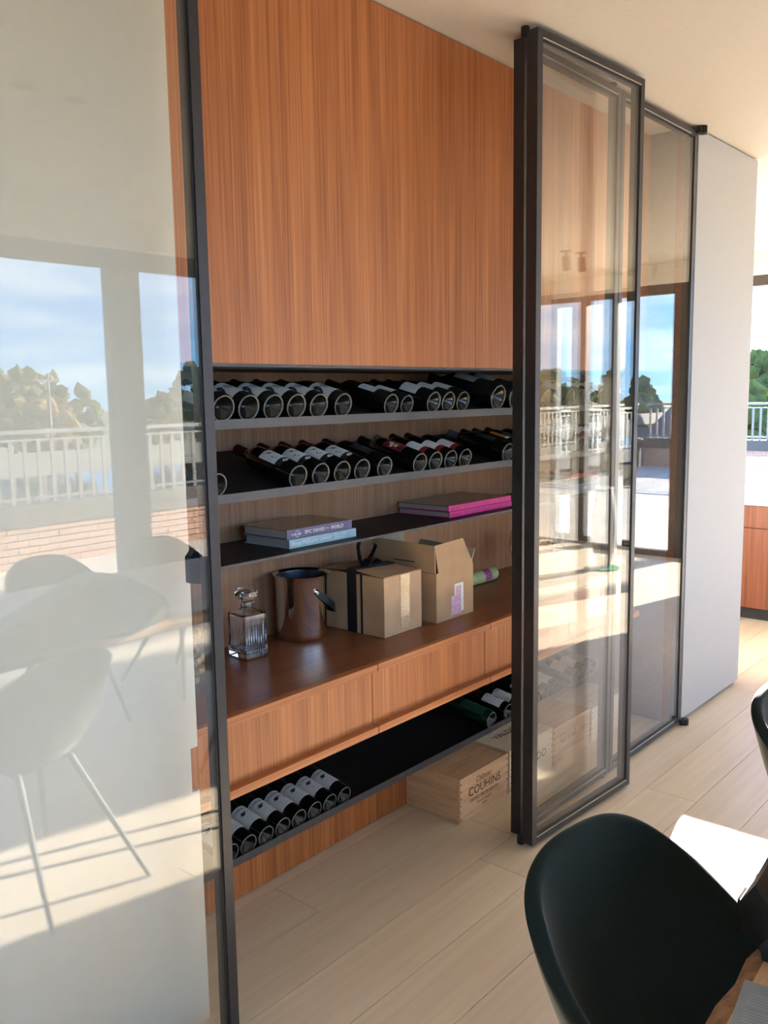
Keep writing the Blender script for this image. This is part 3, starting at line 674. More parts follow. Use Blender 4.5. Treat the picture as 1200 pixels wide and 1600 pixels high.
def strip(pts, hw, up=(0, 1, 0)):
    vs = []
    for p in pts: vs += [(p[0], p[1] - hw, p[2]), (p[0], p[1] + hw, p[2]), (p[0], p[1] + hw, p[2] + 0.0016), (p[0], p[1] - hw, p[2] + 0.0016)]
    m_ = len(pts); fs = [(3, 2, 1, 0), tuple(4 * m_ - 4 + j for j in range(4))]
    for k in range(m_ - 1):
        for j in range(4): fs.append((4 * k + j, 4 * k + (j + 1) % 4, 4 * k + 4 + (j + 1) % 4, 4 * k + 4 + j))
    return vs, fs
zt_ = hh + 0.017
bow.add(*strip([(0.06, 0.145, zt_), (0.085, 0.147, zt_ + 0.020), (0.12, 0.15, zt_ + 0.020), (0.145, 0.152, zt_ + 0.006), (0.12, 0.152, zt_ + 0.001), (0.07, 0.15, zt_ + 0.001)], 0.018))
bow.add(*strip([(0.06, 0.15, zt_), (0.045, 0.152, zt_ + 0.03), (0.042, 0.156, zt_ + 0.07), (0.055, 0.158, zt_ + 0.10)], 0.009))
bow.add(*strip([(0.07, 0.15, zt_), (0.10, 0.16, zt_ + 0.018), (0.135, 0.17, zt_ + 0.034), (0.155, 0.172, zt_ + 0.058), (0.148, 0.174, zt_ + 0.066)], 0.008))
bow.build('bow', M_ribbon, rib_o, True, world=False)

# open cardboard box
t = thing('cardboard_box', 'tall brown cardboard box with raised open flaps and torn label', 'box', (2.500, 1.924, zc))
w, d, hh = 0.230, 0.30, 0.184
mb = MB(); mb.box(0, w, 0, 0.004, 0, hh); mb.box(0, w, d - 0.004, d, 0, hh); mb.box(0, 0.004, 0.004, d - 0.004, 0, hh); mb.box(w - 0.004, w, 0.004, d - 0.004, 0, hh); mb.box(0.004, w - 0.004, 0.004, d - 0.004, 0, 0.004)
mb.build('carton', M_card, t, world=False)
fm = MB(); quadslab(fm, [(0.012, 0.002, hh), (w, 0.002, hh), (w - 0.055, 0.012, hh + 0.108), (0.0, 0.010, hh + 0.103)], (0, -1, 0.1), -0.004); fm.build('flap', M_card, t, world=False)
fm = MB(); quadslab(fm, [(0.0, d, hh + 0.001), (0.0, 0.006, hh + 0.001), (-0.002, 0.006, hh + 0.103), (-0.004, d, hh + 0.108)], (-1, 0, 0), 0.004); fm.build('flap', M_card, t, world=False)
fm = MB(); quadslab(fm, [(w, 0.01, hh), (w, d, hh), (w + 0.06, d, hh + 0.06), (w + 0.055, 0.03, hh + 0.05)], (1, 0, -0.8), 0.004); fm.build('flap', M_cardin, t, world=False)
MB().box(-0.0012, -0.0003, 0.10, 0.20, hh + 0.032, hh + 0.036).build('hand_slot', M_tray, t, world=False)
MB().box(0.088, 0.150, -0.0012, -0.0003, 0.012, 0.085).build('sticker', M_sticker, t, world=False)
stk_ = MB().box(0.110, 0.165, -0.0010, -0.0002, 0.020, 0.128).build('sticker', M_paperw, t, world=False)
MB().box(0.118, 0.150, -0.0016, -0.0011, 0.030, 0.120).build('sticker_print', M_sticker, stk_, world=False)
# pale board leaning behind the box
o = MB().prism([(2.275, zc), (2.285, zc), (2.297, 1.095), (2.289, 1.095)], 'X', 2.60, 2.755).build('backing_card', M_cardin); tag(o, 'pale card standing behind the open cardboard box', 'card')
# green tube
t = thing('wrapped_tube', 'pale green wrapped roll with a purple sticker lying on the worktop', 'tube', (2.93, 2.19, zc))
MB().lathe([(0.0005, 0), (0.026, 0.001), (0.028, 0.006), (0.028, 0.334), (0.026, 0.339), (0.0005, 0.34)], 28, 'X', 0, 0, 0.0285).build('roll', M_tube, t, True, world=False)
mb = MB(); vs = []
for k in range(13):
    a = math.radians(150 + 10 * k * 1.0); vs += [(0.235, 0.0286 * math.cos(a), 0.0285 - 0.0286 * math.sin(a) * -1 * -1), (0.285, 0.0286 * math.cos(a), 0.0285 - 0.0286 * math.sin(a))]
mb.add(vs, [(2 * k, 2 * k + 1, 2 * k + 3, 2 * k + 2) for k in range(12)]); mb.build('sticker', M_purplesticker, t, True, world=False)

# glass vase of corks behind the left door
vx, vy = 1.455, 2.055
t = thing('glass_vase', 'tall square glass vase of wine corks at left end of the worktop', 'vase', (vx, vy, zc))
a_ = 0.075
def sqr(w, z): return [(-w, -w, z), (w, -w, z), (w, w, z), (-w, w, z)]
loft([sqr(a_, 0), sqr(a_, 0.27), sqr(a_ - 0.006, 0.27), sqr(a_ - 0.006, 0.012)]).build('vessel', M_wglass, t, world=False)
ck = MB().lathe([(0.0003, 0), (0.010, 0.0005), (0.011, 0.003), (0.011, 0.043), (0.010, 0.0455), (0.0003, 0.046)], 10, 'X').mesh('wine_cork', M_cork, True)
rr = random.Random(11); n_ = 0
for lay in range(6):
    for i in range(3):
        for j in range(2):
            o = link('wine_cork', ck); n_ += 1
            xx = vx - 0.046 + i * 0.046 + rr.uniform(-.004, .004); yy = vy - 0.032 + j * 0.062 + rr.uniform(-.004, .004)
            o.location = (xx, yy, zc + 0.026 + lay * 0.0255); o.rotation_euler = (0, rr.uniform(-.25, .25), rr.uniform(0.2, 2.9))
            tag(o, 'used wine cork in the pile inside the square glass vase', 'cork', 'corks in the glass vase')

# wine glasses on the worktop behind the glass doors
for i, (gx, gy) in enumerate([(3.30, 2.08), (3.42, 2.16), (3.60, 2.06), (3.72, 2.15)]):
    t = thing('wine_glass', 'clear stemmed wine glass on the worktop behind the doors, %s from the door post' % ORD[i], 'glass', (gx, gy, zc), group='wine glasses behind the doors')
    MB().lathe([(0.0005, 0), (0.034, 0.0008), (0.034, 0.002), (0.006, 0.006), (0.0005, 0.006)], 24).build('foot', M_crystal, t, True, world=False)
    MB().lathe([(0.0005, 0.0062), (0.0042, 0.0064), (0.0036, 0.05), (0.0045, 0.089), (0.0005, 0.0895)], 16).build('stem', M_crystal, t, True, world=False)
    MB().lathe([(0.0005, 0.09), (0.012, 0.094), (0.032, 0.115), (0.040, 0.14), (0.036, 0.18), (0.031, 0.205), (0.0300, 0.205), (0.0348, 0.18), (0.0388, 0.14), (0.031, 0.117), (0.011, 0.0965), (0.0005, 0.094)], 28).build('bowl', M_crystal, t, True, world=False)

# ------------------------------------------------------------------ wine crates on the floor
def crate(label, x0, x1, y0, y1, hgt, m, front=None, lid=None, lidover=0.0, ink=M_inkbrown):
    t = thing('wine_crate', label, 'crate', (x0, y0, 0.0), group='wooden wine crates on the floor')
    w, d = x1 - x0, y1 - y0; th = 0.012
    for k in range(2):
        z0, z1 = 0.001 + k * (hgt - 0.012) / 2, 0.0004 + (k + 1) * (hgt - 0.012) / 2
        fb_ = MB().box(0, w, 0, th, z0, z1).build('front_board', m, t, world=False, bevel=0.0008)
    MB().box(0, th, th + .0005, d - th - .0005, 0.001, hgt - 0.0115).build('side_board', M_crateside, t, world=False, bevel=0.0008)
    MB().box(w - th, w, th + .0005, d - th - .0005, 0.001, hgt - 0.0115).build('side_board', M_crateside, t, world=False, bevel=0.0008)
    MB().box(0, w, d - th, d, 0.001, hgt - 0.0115).build('back_board', m, t, world=False)
    lid_ = MB().box(-lidover, w + lidover * 0, -lidover, d, hgt - 0.011, hgt).build('lid', m, t, world=False, bevel=0.0008)
    for s_ in (0.004, w - 0.010):
        nm = MB()
        for k in range(6): nm.box(s_, s_ + 0.006, -0.0008, -0.0001, 0.012 + k * (hgt - 0.03) / 5.2, 0.016 + k * (hgt - 0.03) / 5.2)
        nm.build('corner_joint', M_inkbrown, t, world=False)
    for (txt, size, cx, cz, fx) in (front or []):
        mapped(text_mb(txt, size, fontx=fx), lambda x, y_, z: (cx + x, -0.0012, cz + y_)).build('stamped_lettering', ink, fb_, world=False)
    for (txt, size, cx, cy, fx) in (lid or []):
        mapped(text_mb(txt, size, fontx=fx), lambda x, y_, z: (cx + x, cy + y_, hgt + 0.0012)).build('stamped_lettering', M_ink, lid_, world=False)
    return t
crate('pine wine crate stamped COUHINS, nearest on the floor', 2.557, 2.884, 1.864, 2.126, 0.176, M_crate,
      [('Château', 0.034, 0.155, 0.142, 0.9), ('COUHINS', 0.050, 0.163, 0.103, 0.98), ('GRAND VIN DE GRAVES', 0.019, 0.160, 0.070, 0.95), ('Pessac-Léognan', 0.016, 0.160, 0.050, 1), ('2018', 0.014, 0.160, 0.032, 1), ('12 x 75 cl', 0.012, 0.06, 0.022, 1), ('CONTENTS', 0.010, 0.27, 0.048, 1)])
crate('pale crate with lettered lid right of the COUHINS crate', 2.892, 3.228, 1.860, 2.126, 0.182, M_cratepale,
      [('VALDO', 0.050, 0.200, 0.090, 1.0)], [('CH', 0.03, 0.10, 0.17, 1), ('VALDO', 0.050, 0.150, 0.12, 1.0)], 0.0, M_ink)
crate('crate with faded brown script seen through the glass door', 3.235, 3.562, 1.858, 2.126, 0.170, M_crate,
      [('Grand', 0.060, 0.125, 0.105, 0.9), ('Vin', 0.050, 0.250, 0.108, 0.9), ('GRAND VIN', 0.016, 0.18, 0.068, 1), ('Bordeaux', 0.014, 0.18, 0.048, 1), ('2015', 0.012, 0.05, 0.025, 1)], ink=plain('faded_brown_ink', lin(168, 116, 92), 0.8))
crate('last pale crate at far right end behind the glass doors', 3.573, 3.90, 1.856, 2.126, 0.165, M_cratepale)

# ------------------------------------------------------------------ glass doors
def glass_door(label, p0, p1, z0=0.014, z1=2.752, fw=0.028, fd=0.042, handle=False, edge=None, big=False):
    """p0,p1: front-left and front-right corners on the floor (x,y); depth goes to +y side"""
    dx, dy = p1[0] - p0[0], p1[1] - p0[1]; L = math.hypot(dx, dy); a = math.atan2(dy, dx)
    t = thing('glass_door', label, 'door', (p0[0], p0[1], 0), a, 'tall framed glass doors')
    # local: x along the leaf, y depth
    def bar(nm, x0, x1, y0, y1, za, zb, m=M_frame, bev=0.0012): return MB().box(x0, x1, y0, y1, za, zb).build(nm, m, t, world=False, bevel=bev)
    bar('stile', 0, fw, 0, fd, z0, z1); bar('stile', L - fw, L, 0, fd, z0, z1)
    bar('top_rail', fw, L - fw, 0.0, fd, z1 - fw, z1); bar('bottom_rail', fw, L - fw, 0.0, fd, z0, z0 + fw)
    # gasket groove behind the front edge
    for (x0, x1, za, zb) in [(fw, fw + 0.006, z0 + fw, z1 - fw), (L - fw - 0.006, L - fw, z0 + fw, z1 - fw), (fw + 0.006, L - fw - 0.006, z1 - fw - 0.006, z1 - fw), (fw + 0.006, L - fw - 0.006, z0 + fw, z0 + fw + 0.006)]:
        bar('gasket', x0, x1, 0.004, 0.011, za, zb, M_rubber, 0)
    bar('pane', fw + 0.006, L - fw - 0.006, 0.005, 0.011, z0 + fw + 0.006, z1 - fw - 0.006, M_glass, 0)
    # bead of bright metal along the bottom rail
    bar('rail_bead', fw, L - fw, -0.0012, 0.0, z0 + fw - 0.004, z0 + fw - 0.001, M_steel, 0)
    bar('rail_bead', fw, L - fw, -0.0012, 0.0, z1 - fw + 0.001, z1 - fw + 0.004, M_steel, 0)
    if handle:
        h_ = MB(); h_.prism([(L - 0.030, 1.300), (L - 0.044, 1.296), (L - 0.046, 1.262), (L - 0.060, 1.248), (L - 0.060, 1.186), (L - 0.030, 1.180)], 'Y', fd - 0.004, fd + 0.016); h_.build('pull_handle', M_blackmetal, t, world=False, bevel=0.002)
    def roller(x, y_, za, zb):
        MB().lathe([(0.0005, za), (0.013, za), (0.014, za + 0.003), (0.014, zb - 0.003), (0.013, zb), (0.0005, zb)], 20, 'Z', x, y_, 0).build('roller', M_rubber, t, True, world=False)
    if edge:
        for (x, y_) in edge: roller(x, y_, 0.001, 0.030 if big else 0.0135); roller(x, y_, 2.735 if big else 2.7525, 2.7705)
    return t
glass_door('glass door folded open across the white panel at far left', (0.592, YW), (1.291, YW), handle=True, edge=[(0.05, 0.02)])
glass_door('glass door standing just behind the front open door leaf', (2.607, YW), (3.300, YW), edge=[(0.66, 0.021)])
glass_door('rightmost glass door beside the white wall', (3.306, YW), (4.046, YW))
glass_door('front glass door leaf folded back nearest the green chair', (2.566, 1.556), (3.256, 1.516), edge=[(0.014, 0.058)], big=True)
for nm, x, y_, lab in [('hinge_block', 4.060, 1.612, 'dark round pivot block')]:
    for za, zb, w_ in [(0.0, 0.030, 'on the floor at the foot of the white wall'), (2.737, CEIL, 'under the ceiling at the top of the white wall')]:
        t = thing('pivot_block', 'black round door pivot ' + w_, 'pivot', (x, y_, za))
        MB().lathe([(0.0005, 0), (0.017, 0), (0.018, 0.003), (0.018, zb - za - 0.003), (0.017, zb - za), (0.0005, zb - za)], 20).build('cap', M_blackmetal, t, True, world=False)
        MB().box(-0.030, -0.012, -0.004, 0.016, 0.003, zb - za - 0.003).build('bracket', M_frame, t, world=False)

# ------------------------------------------------------------------ dining chairs
def spline(pts, n):
    res = []
    P_ = [pts[0]] + list(pts) + [pts[-1]]
    m_ = len(pts) - 1
    for i in range(n + 1):
        u = i / n * m_; k = min(int(u), m_ - 1); f = u - k
        p0, p1, p2, p3 = P_[k], P_[k + 1], P_[k + 2], P_[k + 3]
        res.append(tuple(0.5 * (2 * b + (c - a) * f + (2 * a - 5 * b + 4 * c - d) * f * f + (3 * b - a - 3 * c + d) * f ** 3) for a, b, c, d in zip(p0, p1, p2, p3)))
    return res
def chair_shell():
    # centre line (y, z) and where the side rim lies (y, z), from the seat front to the top of the back
    prof = [(-0.240, 0.448, -0.240, 0.448), (-0.215, 0.457, -0.210, 0.468), (-0.10, 0.452, -0.150, 0.515), (0.03, 0.442, -0.085, 0.560), (0.125, 0.456, -0.025, 0.600), (0.180, 0.520, 0.040, 0.642),
            (0.212, 0.605, 0.110, 0.690), (0.236, 0.695, 0.172, 0.736), (0.250, 0.760, 0.222, 0.778), (0.259, 0.803, 0.250, 0.808), (0.262, 0.825, 0.262, 0.825)]
    fine = spline(prof, 240); acc = [0.0]
    for p, q in zip(fine[:-1], fine[1:]): acc.append(acc[-1] + math.hypot(q[0] - p[0], q[1] - p[1]))
    def at(v):
        d = v * acc[-1]; i = 0
        while i < len(acc) - 2 and acc[i + 1] < d: i += 1
        f = (d - acc[i]) / max(1e-9, acc[i + 1] - acc[i]); return [a_ + (b_ - a_) * f for a_, b_ in zip(fine[i], fine[i + 1])]
    n = 26; vs = []; fs = []
    for j in range(n + 1):
        for i in range(n + 1):
            p, q = -1 + 2 * i / n, -1 + 2 * j / n
            x_, y_ = p * math.sqrt(1 - q * q / 2), q * math.sqrt(1 - p * p / 2)       # square grid laid on a disc: no corners
            r_ = math.sqrt(max(0.0, 1 - y_ * y_)); u = 0.0 if r_ < 1e-6 else max(-1, min(1, x_ / r_))
            cy_, cz_, ry_, rz2 = at((y_ + 1) / 2); k = abs(u) ** 2.5
            w_ = 0.243 * max(0.0, 1 - abs(y_) ** 2.8) ** (1 / 2.8)
            vs.append((w_ * (u - 0.12 * u ** 3) / 0.88, cy_ + (ry_ - cy_) * k, cz_ + (rz2 - cz_) * k))
    for j in range(n):
        for i in range(n): k = j * (n + 1) + i; fs.append((k, k + 1, k + n + 2, k + n + 1))
    mb = MB(); mb.add(vs, fs); return mb
shell_me = chair_shell().mesh('seat_shell', M_velvet, True)
def make_chair():
    t = thing('dining_chair', 'x', 'chair', (0, 0, 0), group='dark green velvet dining chairs')
    o = link('seat_shell', shell_me, t)
    s_ = o.modifiers.new('pad', 'SOLIDIFY'); s_.thickness = 0.030; s_.offset = 0.0
    b = o.modifiers.new('round', 'SUBSURF'); b.levels = 2; b.render_levels = 2
    MB().box(-0.12, 0.12, -0.10, 0.10, 0.412, 0.430).build('seat_frame', M_blackmetal, t, world=False, bevel=0.004)
    for sx in (-1, 1):
        for sy in (-1, 1):
            MB().tube([(sx * 0.10, sy * 0.085, 0.420), (sx * 0.195, sy * (0.205 if sy < 0 else 0.345), 0.0015)], [0.013, 0.008], 12).build('leg', M_blackmetal, t, True, world=False)
    return t
ch = make_chair()
spots = [(1.355, 0.492, -0.15, 'dark green velvet chair in front, nearest the glass door, back to the niche'),
         (2.42, 0.475, -0.03, 'dark green velvet chair at right edge, farther along the table'),
         (2.20, -0.72, math.pi + 0.05, 'dark green velvet chair on the window side, near end of the table'),
         (2.93, -0.76, math.pi - 0.05, 'dark green velvet chair on the window side, far end of the table')]
for i, (x, y_, rz, lab) in enumerate(spots):
    c = ch if i == 0 else copy_tree(ch)
    c.location = (x, y_, 0); c.rotation_euler = (0, 0, rz); c['label'] = lab

# ------------------------------------------------------------------ dining table
TX0, TX1, TY0, TY1, TZ = 0.78, 3.55, -0.585, 0.415, 0.75
t = thing('dining_table', 'live-edge wooden dining table at lower right', 'table', (1.0, 0.0, 0.0))
rr = random.Random(5); nseg = 40
def edge_pts(yb_, sgn, amp, ph):
    return [(TX0 + (TX1 - TX0) * k / nseg, yb_ + sgn * amp * (math.sin(k * 0.9 + ph) * 0.5 + math.sin(k * 0.37 + ph * 2) * 0.6 + rr.uniform(-.25, .25))) for k in range(nseg + 1)]
lo, hi = edge_pts(TY0, 1, 0.008, 0.3), edge_pts(TY1 - 0.026, 1, 0.008, 1.1)
top = MB(); n = nseg + 1
vs = [(x, y_, TZ) for x, y_ in lo] + [(x, y_, TZ) for x, y_ in hi] + [(x, y_ , TZ - 0.05) for x, y_ in lo] + [(x, y_ , TZ - 0.05) for x, y_ in hi]
fs = []
for k in range(nseg): fs += [(k, k + 1, n + k + 1, n + k), (2 * n + k + 1, 2 * n + k, 3 * n + k, 3 * n + k + 1), (k + 1, k, 2 * n + k, 2 * n + k + 1), (n + k, n + k + 1, 3 * n + k + 1, 3 * n + k)]
fs += [(0, n, 3 * n, 2 * n), (nseg, 2 * n + nseg, 3 * n + nseg, n + nseg)]
top.add(vs, fs); top.build('tabletop', M_table, t)
# bark strip along the chair-side edge
bk = MB(); rows_ = []
for (off_, zz) in [(0.0, TZ - 0.001), (0.013, TZ - 0.006), (0.026, TZ - 0.020), (0.024, TZ - 0.040), (0.006, TZ - 0.050)]:
    rows_.append([(x, y_ + 0.0004 + off_ * (0.8 + 0.4 * rr.random()), zz + rr.uniform(-.002, .002) * (off_ > 0)) for x, y_ in hi])
for rw in rows_: bk.v += rw
for i in range(len(rows_) - 1):
    for k in range(nseg): bk.f.append((i * n + k, i * n + k + 1, (i + 1) * n + k + 1, (i + 1) * n + k))
bk.build('live_edge', M_bark, t, True)
for lx in (TX0 + 0.35, TX1 - 0.35):
    for ly in (TY0 + 0.18, TY1 - 0.20): MB().box(lx - 0.03, lx + 0.03, ly - 0.03, ly + 0.03, 0.001, TZ - 0.051).build('leg', M_blackmetal, t, bevel=0.003)

# grey brochure on the table
t = thing('brochure', 'grey printed brochure lying on the wooden table', 'brochure', (1.251, 0.395, TZ + 0.0015))
ax = Vector((1.144 - 1.251, 0.379 - 0.395)).normalized(); ay = Vector((0.0, -1.0)); ay = (ay - ax * ax.dot(ay)).normalized()
bl, bw = 0.21, 0.15
def bp_(u, v, z=0.0): return (ax.x * u + ay.x * v, ax.y * u + ay.y * v, z)
mb = MB(); mb.add([bp_(0, 0, 0), bp_(bl, 0, 0), bp_(bl, bw, 0), bp_(0, bw, 0), bp_(0, 0, 0.0015), bp_(bl, 0, 0.0015), bp_(bl, bw, 0.0015), bp_(0, bw, 0.0015)], [(0, 3, 2, 1), (4, 5, 6, 7), (0, 1, 5, 4), (1, 2, 6, 5), (2, 3, 7, 6), (3, 0, 4, 7)])
sh_ = mb.build('sheet', M_card2, t, world=False)
tl = MB()
for k in range(22):
    u = 0.028 + k * 0.0065
    if k in (5, 11): continue
    v1 = 0.012 + rr.uniform(0.05, 0.12)
    tl.add([bp_(u, 0.012, 0.0019), bp_(u + 0.0018, 0.012, 0.0019), bp_(u + 0.0018, v1, 0.0019), bp_(u, v1, 0.0019)], [(0, 1, 2, 3)])
tl.build('printed_lines', M_inkgrey, sh_, world=False)

# leather bag on the table edge
t = thing('leather_bag', 'black leather bag with brown edge on the table at right', 'bag', (1.315, 0.174, TZ + 0.001))
bprof = [(0.000, 0.050), (0.012, 0.080), (0.06, 0.094), (0.14, 0.108), (0.24, 0.150), (0.34, 0.198), (0.42, 0.215), (0.50, 0.202), (0.60, 0.150), (0.68, 0.085), (0.70, 0.045)]
rings_ = []
for (x_, z_) in bprof:
    k_ = 0.35 + 0.65 * min(1.0, min(x_, 0.70 - x_) / 0.05) if 0 < x_ < 0.70 else 0.6
    yc_, hw_ = 0.140, 0.128 * max(0.6, k_)
    rings_.append([(x_, yc_ + hw_, 0.0), (x_, yc_ + hw_ * 1.06, z_ * 0.45), (x_, yc_ + hw_ * 0.86, z_ * 0.88), (x_, yc_ + hw_ * 0.4, z_), (x_, yc_ - hw_ * 0.4, z_), (x_, yc_ - hw_ * 0.86, z_ * 0.88), (x_, yc_ - hw_ * 1.06, z_ * 0.45), (x_, yc_ - hw_, 0.0)])
bg_ = loft(rings_).build('pouch', M_leather, t, True, world=False)
MB().tube([(x_, 0.140 + 0.128 * 0.62 * (0.75 if x_ < 0.02 else 1), z_ * 0.955 + 0.004) for x_, z_ in bprof], 0.0075, 8).build('edge_piping', M_leathedge, t, True, world=False)
MB().tube([(0.075, 0.268, 0.066), (0.062, 0.275, 0.050), (0.070, 0.2775, 0.034), (0.100, 0.2775, 0.026), (0.14, 0.277, 0.034), (0.15, 0.274, 0.054)], 0.0022, 8).build('carry_loop', M_steel, bg_, True, world=False)
# ------------------------------------------------------------------ ceiling lamps
for i, (lx, ly) in enumerate([(1.76, 0.0), (1.98, 0.0)]):
    t = thing('recessed_spotlight', ['recessed round ceiling spotlight, left of the pair reflected in the left door', 'recessed round ceiling spotlight, right of the pair reflected in the left door'][i], 'light', (lx, ly, CEIL), group='recessed ceiling lights')
    MB().lathe([(0.030, -0.0005), (0.045, -0.001), (0.046, -0.004), (0.030, -0.006), (0.030, -0.0005)], 28).build('trim_ring', M_lamp, t, True, world=False)
    MB().lathe([(0.0005, -0.0035), (0.0295, -0.003), (0.0295, -0.001), (0.0005, -0.001)], 24).build('lens', M_tray, t, True, world=False)
for i, (lx, ly) in enumerate([(6.49, -1.17), (6.66, -1.14)]):
    t = thing('ceiling_spot', ['cylindrical ceiling spot reflected in the open door, left of the pair', 'cylindrical ceiling spot reflected in the open door, right of the pair'][i], 'light', (lx, ly, CEIL), group='cylinder ceiling spots')
    MB().lathe([(0.0005, -0.012), (0.05, -0.012), (0.05, -0.0005), (0.0005, -0.0005)], 24).build('canopy', M_lamp, t, True, world=False)
    MB().tube([(0, 0, -0.0125), (0.0, 0, -0.04)], 0.012, 12).build('neck', M_lamp, t, True, world=False)
    MB().tube([(0, 0, -0.041), (0.02, 0, -0.16)], 0.034, 20).build('barrel', M_lamp, t, True, world=False)

# ------------------------------------------------------------------ low island unit, curtain and floor vase
t = thing('kitchen_island', 'low teak cabinet with pale worktop by the far window', 'cabinet', (6.24, 1.42, 0))
MB().box(6.29, 6.93, 1.44, 3.88, 0.0, 0.085).build('plinth', M_frame, t)
MB().box(6.262, 6.95, 1.42, 3.9, 0.086, 0.808).build('body', M_island, t)
MB().box(6.235, 6.96, 1.41, 3.91, 0.809, 0.850).build('top', M_islandtop, t, bevel=0.002)
yy = 1.423
while yy < 3.85:
    MB().box(6.24, 6.2615, yy, yy + 0.455, 0.655, 0.805).build('drawer_front', M_island, t, bevel=0.001)
    MB().box(6.24, 6.2615, yy, yy + 0.455, 0.088, 0.649).build('cabinet_door', M_island, t, bevel=0.001)
    yy += 0.46
cu = MB(); n = 60; vs = []
for k in range(n + 1):
    y_ = -2.95 + 0.50 * k / n; x_ = 7.98 + 0.030 * math.sin(k * 0.85)
    vs += [(x_ - 0.002, y_, 0.015), (x_ - 0.002, y_, 2.75), (x_ + 0.002, y_, 0.015), (x_ + 0.002, y_, 2.75)]
fs = []
for k in range(n): b = 4 * k; fs += [(b, b + 4, b + 5, b + 1), (b + 2, b + 3, b + 7, b + 6), (b + 1, b + 5, b + 7, b + 3)]
cu.add(vs, fs); o = cu.build('curtain', M_curtain, None, True); tag(o, 'sand-coloured curtain hanging in folds at the window corner', 'curtain')
vx, vy = 7.03, -1.11
o = MB().lathe([(0.0005, 0.0), (0.145, 0.0), (0.15, 0.004), (0.15, 0.010), (0.0005, 0.012)], 32, 'Z', vx, vy, 0.0005).build('round_mat', M_mat, None, True); tag(o, 'round green mat under the tall grey vase', 'mat')
t = thing('floor_vase', 'tall mottled grey floor vase with steel rim, mirrored in the open door', 'vase', (vx, vy, 0.0130))
MB().lathe([(0.0005, 0), (0.055, 0.001), (0.062, 0.01), (0.10, 0.18), (0.118, 0.34), (0.108, 0.52), (0.078, 0.70), (0.075, 0.72), (0.0005, 0.72)], 32).build('body', M_vase, t, True, world=False)
MB().lathe([(0.060, 0.7205), (0.082, 0.7205), (0.084, 0.732), (0.082, 0.744), (0.060, 0.744), (0.060, 0.7205)], 32).build('rim', M_steel, t, True, world=False)

# ------------------------------------------------------------------ terrace
DX0, DX1, DY0, DY1 = -2.0, 18.0, -5.0, 7.0
dk = struct(MB().box(DX0, DX1, DY0, DY1, -0.30, -0.16).build('terrace', M_coping))
y_ = DY0 + 0.01
while y_ < DY1 - 0.15:
    a = DX0 if y_ < -3.2 or (y_ + 0.138 < WYB - 0.26 and False) else 8.36
    segs = [(DX0, 5.38), (5.40, 11.6), (11.604, DX1)] if y_ + 0.14 < -3.11 else ([(DX0, 5.39), (8.36, 13.0), (13.004, DX1)] if y_ + 0.14 < WYB - 0.26 else [(8.36, 13.0), (13.004, DX1)])
    for (a, b) in segs:
        o = link('deck_board', MB().box(-(b - a) / 2, (b - a) / 2, -0.068, 0.068, -0.024, 0).mesh('deck_board', M_deck), dk); o.location = ((a + b) / 2, y_ + 0.07, -0.03)
    y_ += 0.142
# brick parapets with coping and railing
def parapet(axis, c, a, b, bricks):
    t = thing('brick_parapet', 'low brick parapet with dark coping along the %s side of the terrace' % ('river' if axis == 'Y' else 'far'), 'parapet', (a if axis == 'Y' else c, c if axis == 'Y' else a, -0.03))
    def bx(u0, u1, d0, d1, z0, z1, nm, m, **k):
        mb = MB().box(u0, u1, c + d0, c + d1, z0, z1) if axis == 'Y' else MB().box(c - d1, c - d0, u0, u1, z0, z1)
        return mb.build(nm, m, t, **k)
    bx(a, b, -0.22, -0.012, -0.15, 0.37, 'core', M_mortar); bx(a, b, -0.26, 0.03, 0.371, 0.58, 'coping', M_coping, bevel=0.004)
    if bricks:
        me = MB().box(-0.104, 0.104, -0.011, 0.011, -0.029, 0.029).mesh('brick', M_brick)
        for r in range(6):
            k = 0
            u = bricks[0] + (0.11 if r % 2 else 0)
            while u < bricks[1]:
                o = link('brick', me, t); p = (u + 0.104, c - 0.0005 + random.uniform(-.002, .002), 0.003 + r * 0.068) if axis == 'Y' else (c, u, 0)
                o.location = Vector(p) - t.location; u += 0.218
    else:
        bx(a, b, -0.011, 0.0, -0.03, 0.37, 'brick_face', M_brick)
    g = thing('terrace_railing', 'grey steel railing with upright bars on the %s parapet' % ('river' if axis == 'Y' else 'far'), 'railing', (a if axis == 'Y' else c, c if axis == 'Y' else a, 0.58))
    def gx(u0, u1, d0, d1, z0, z1, nm):
        mb = MB().box(u0, u1, c + d0, c + d1, z0, z1) if axis == 'Y' else MB().box(c - d1, c - d0, u0, u1, z0, z1)
        return mb.build(nm, M_rail, g)
    gx(a, b, -0.14, -0.08, 1.27, 1.31, 'handrail'); gx(a, b, -0.12, -0.10, 1.20, 1.22, 'upper_rail'); gx(a, b, -0.12, -0.10, 0.62, 0.645, 'lower_rail')
    u = a + 0.05; mesh_ = None
    while u < b:
        if mesh_ is None:
            o = gx(u, u + 0.042, -0.118, -0.102, 0.5805, 1.1995, 'baluster'); mesh_ = o; u0_ = u
        else:
            o = link('baluster', mesh_.data, g); o.location = (u - u0_, 0, 0) if axis == 'Y' else (0, u - u0_, 0)
        u += 0.145
parapet('Y', DY0, 0.0, DX1, (3.0, 7.6))
parapet('X', DX1, DY0 + 0.06, DY1, None)

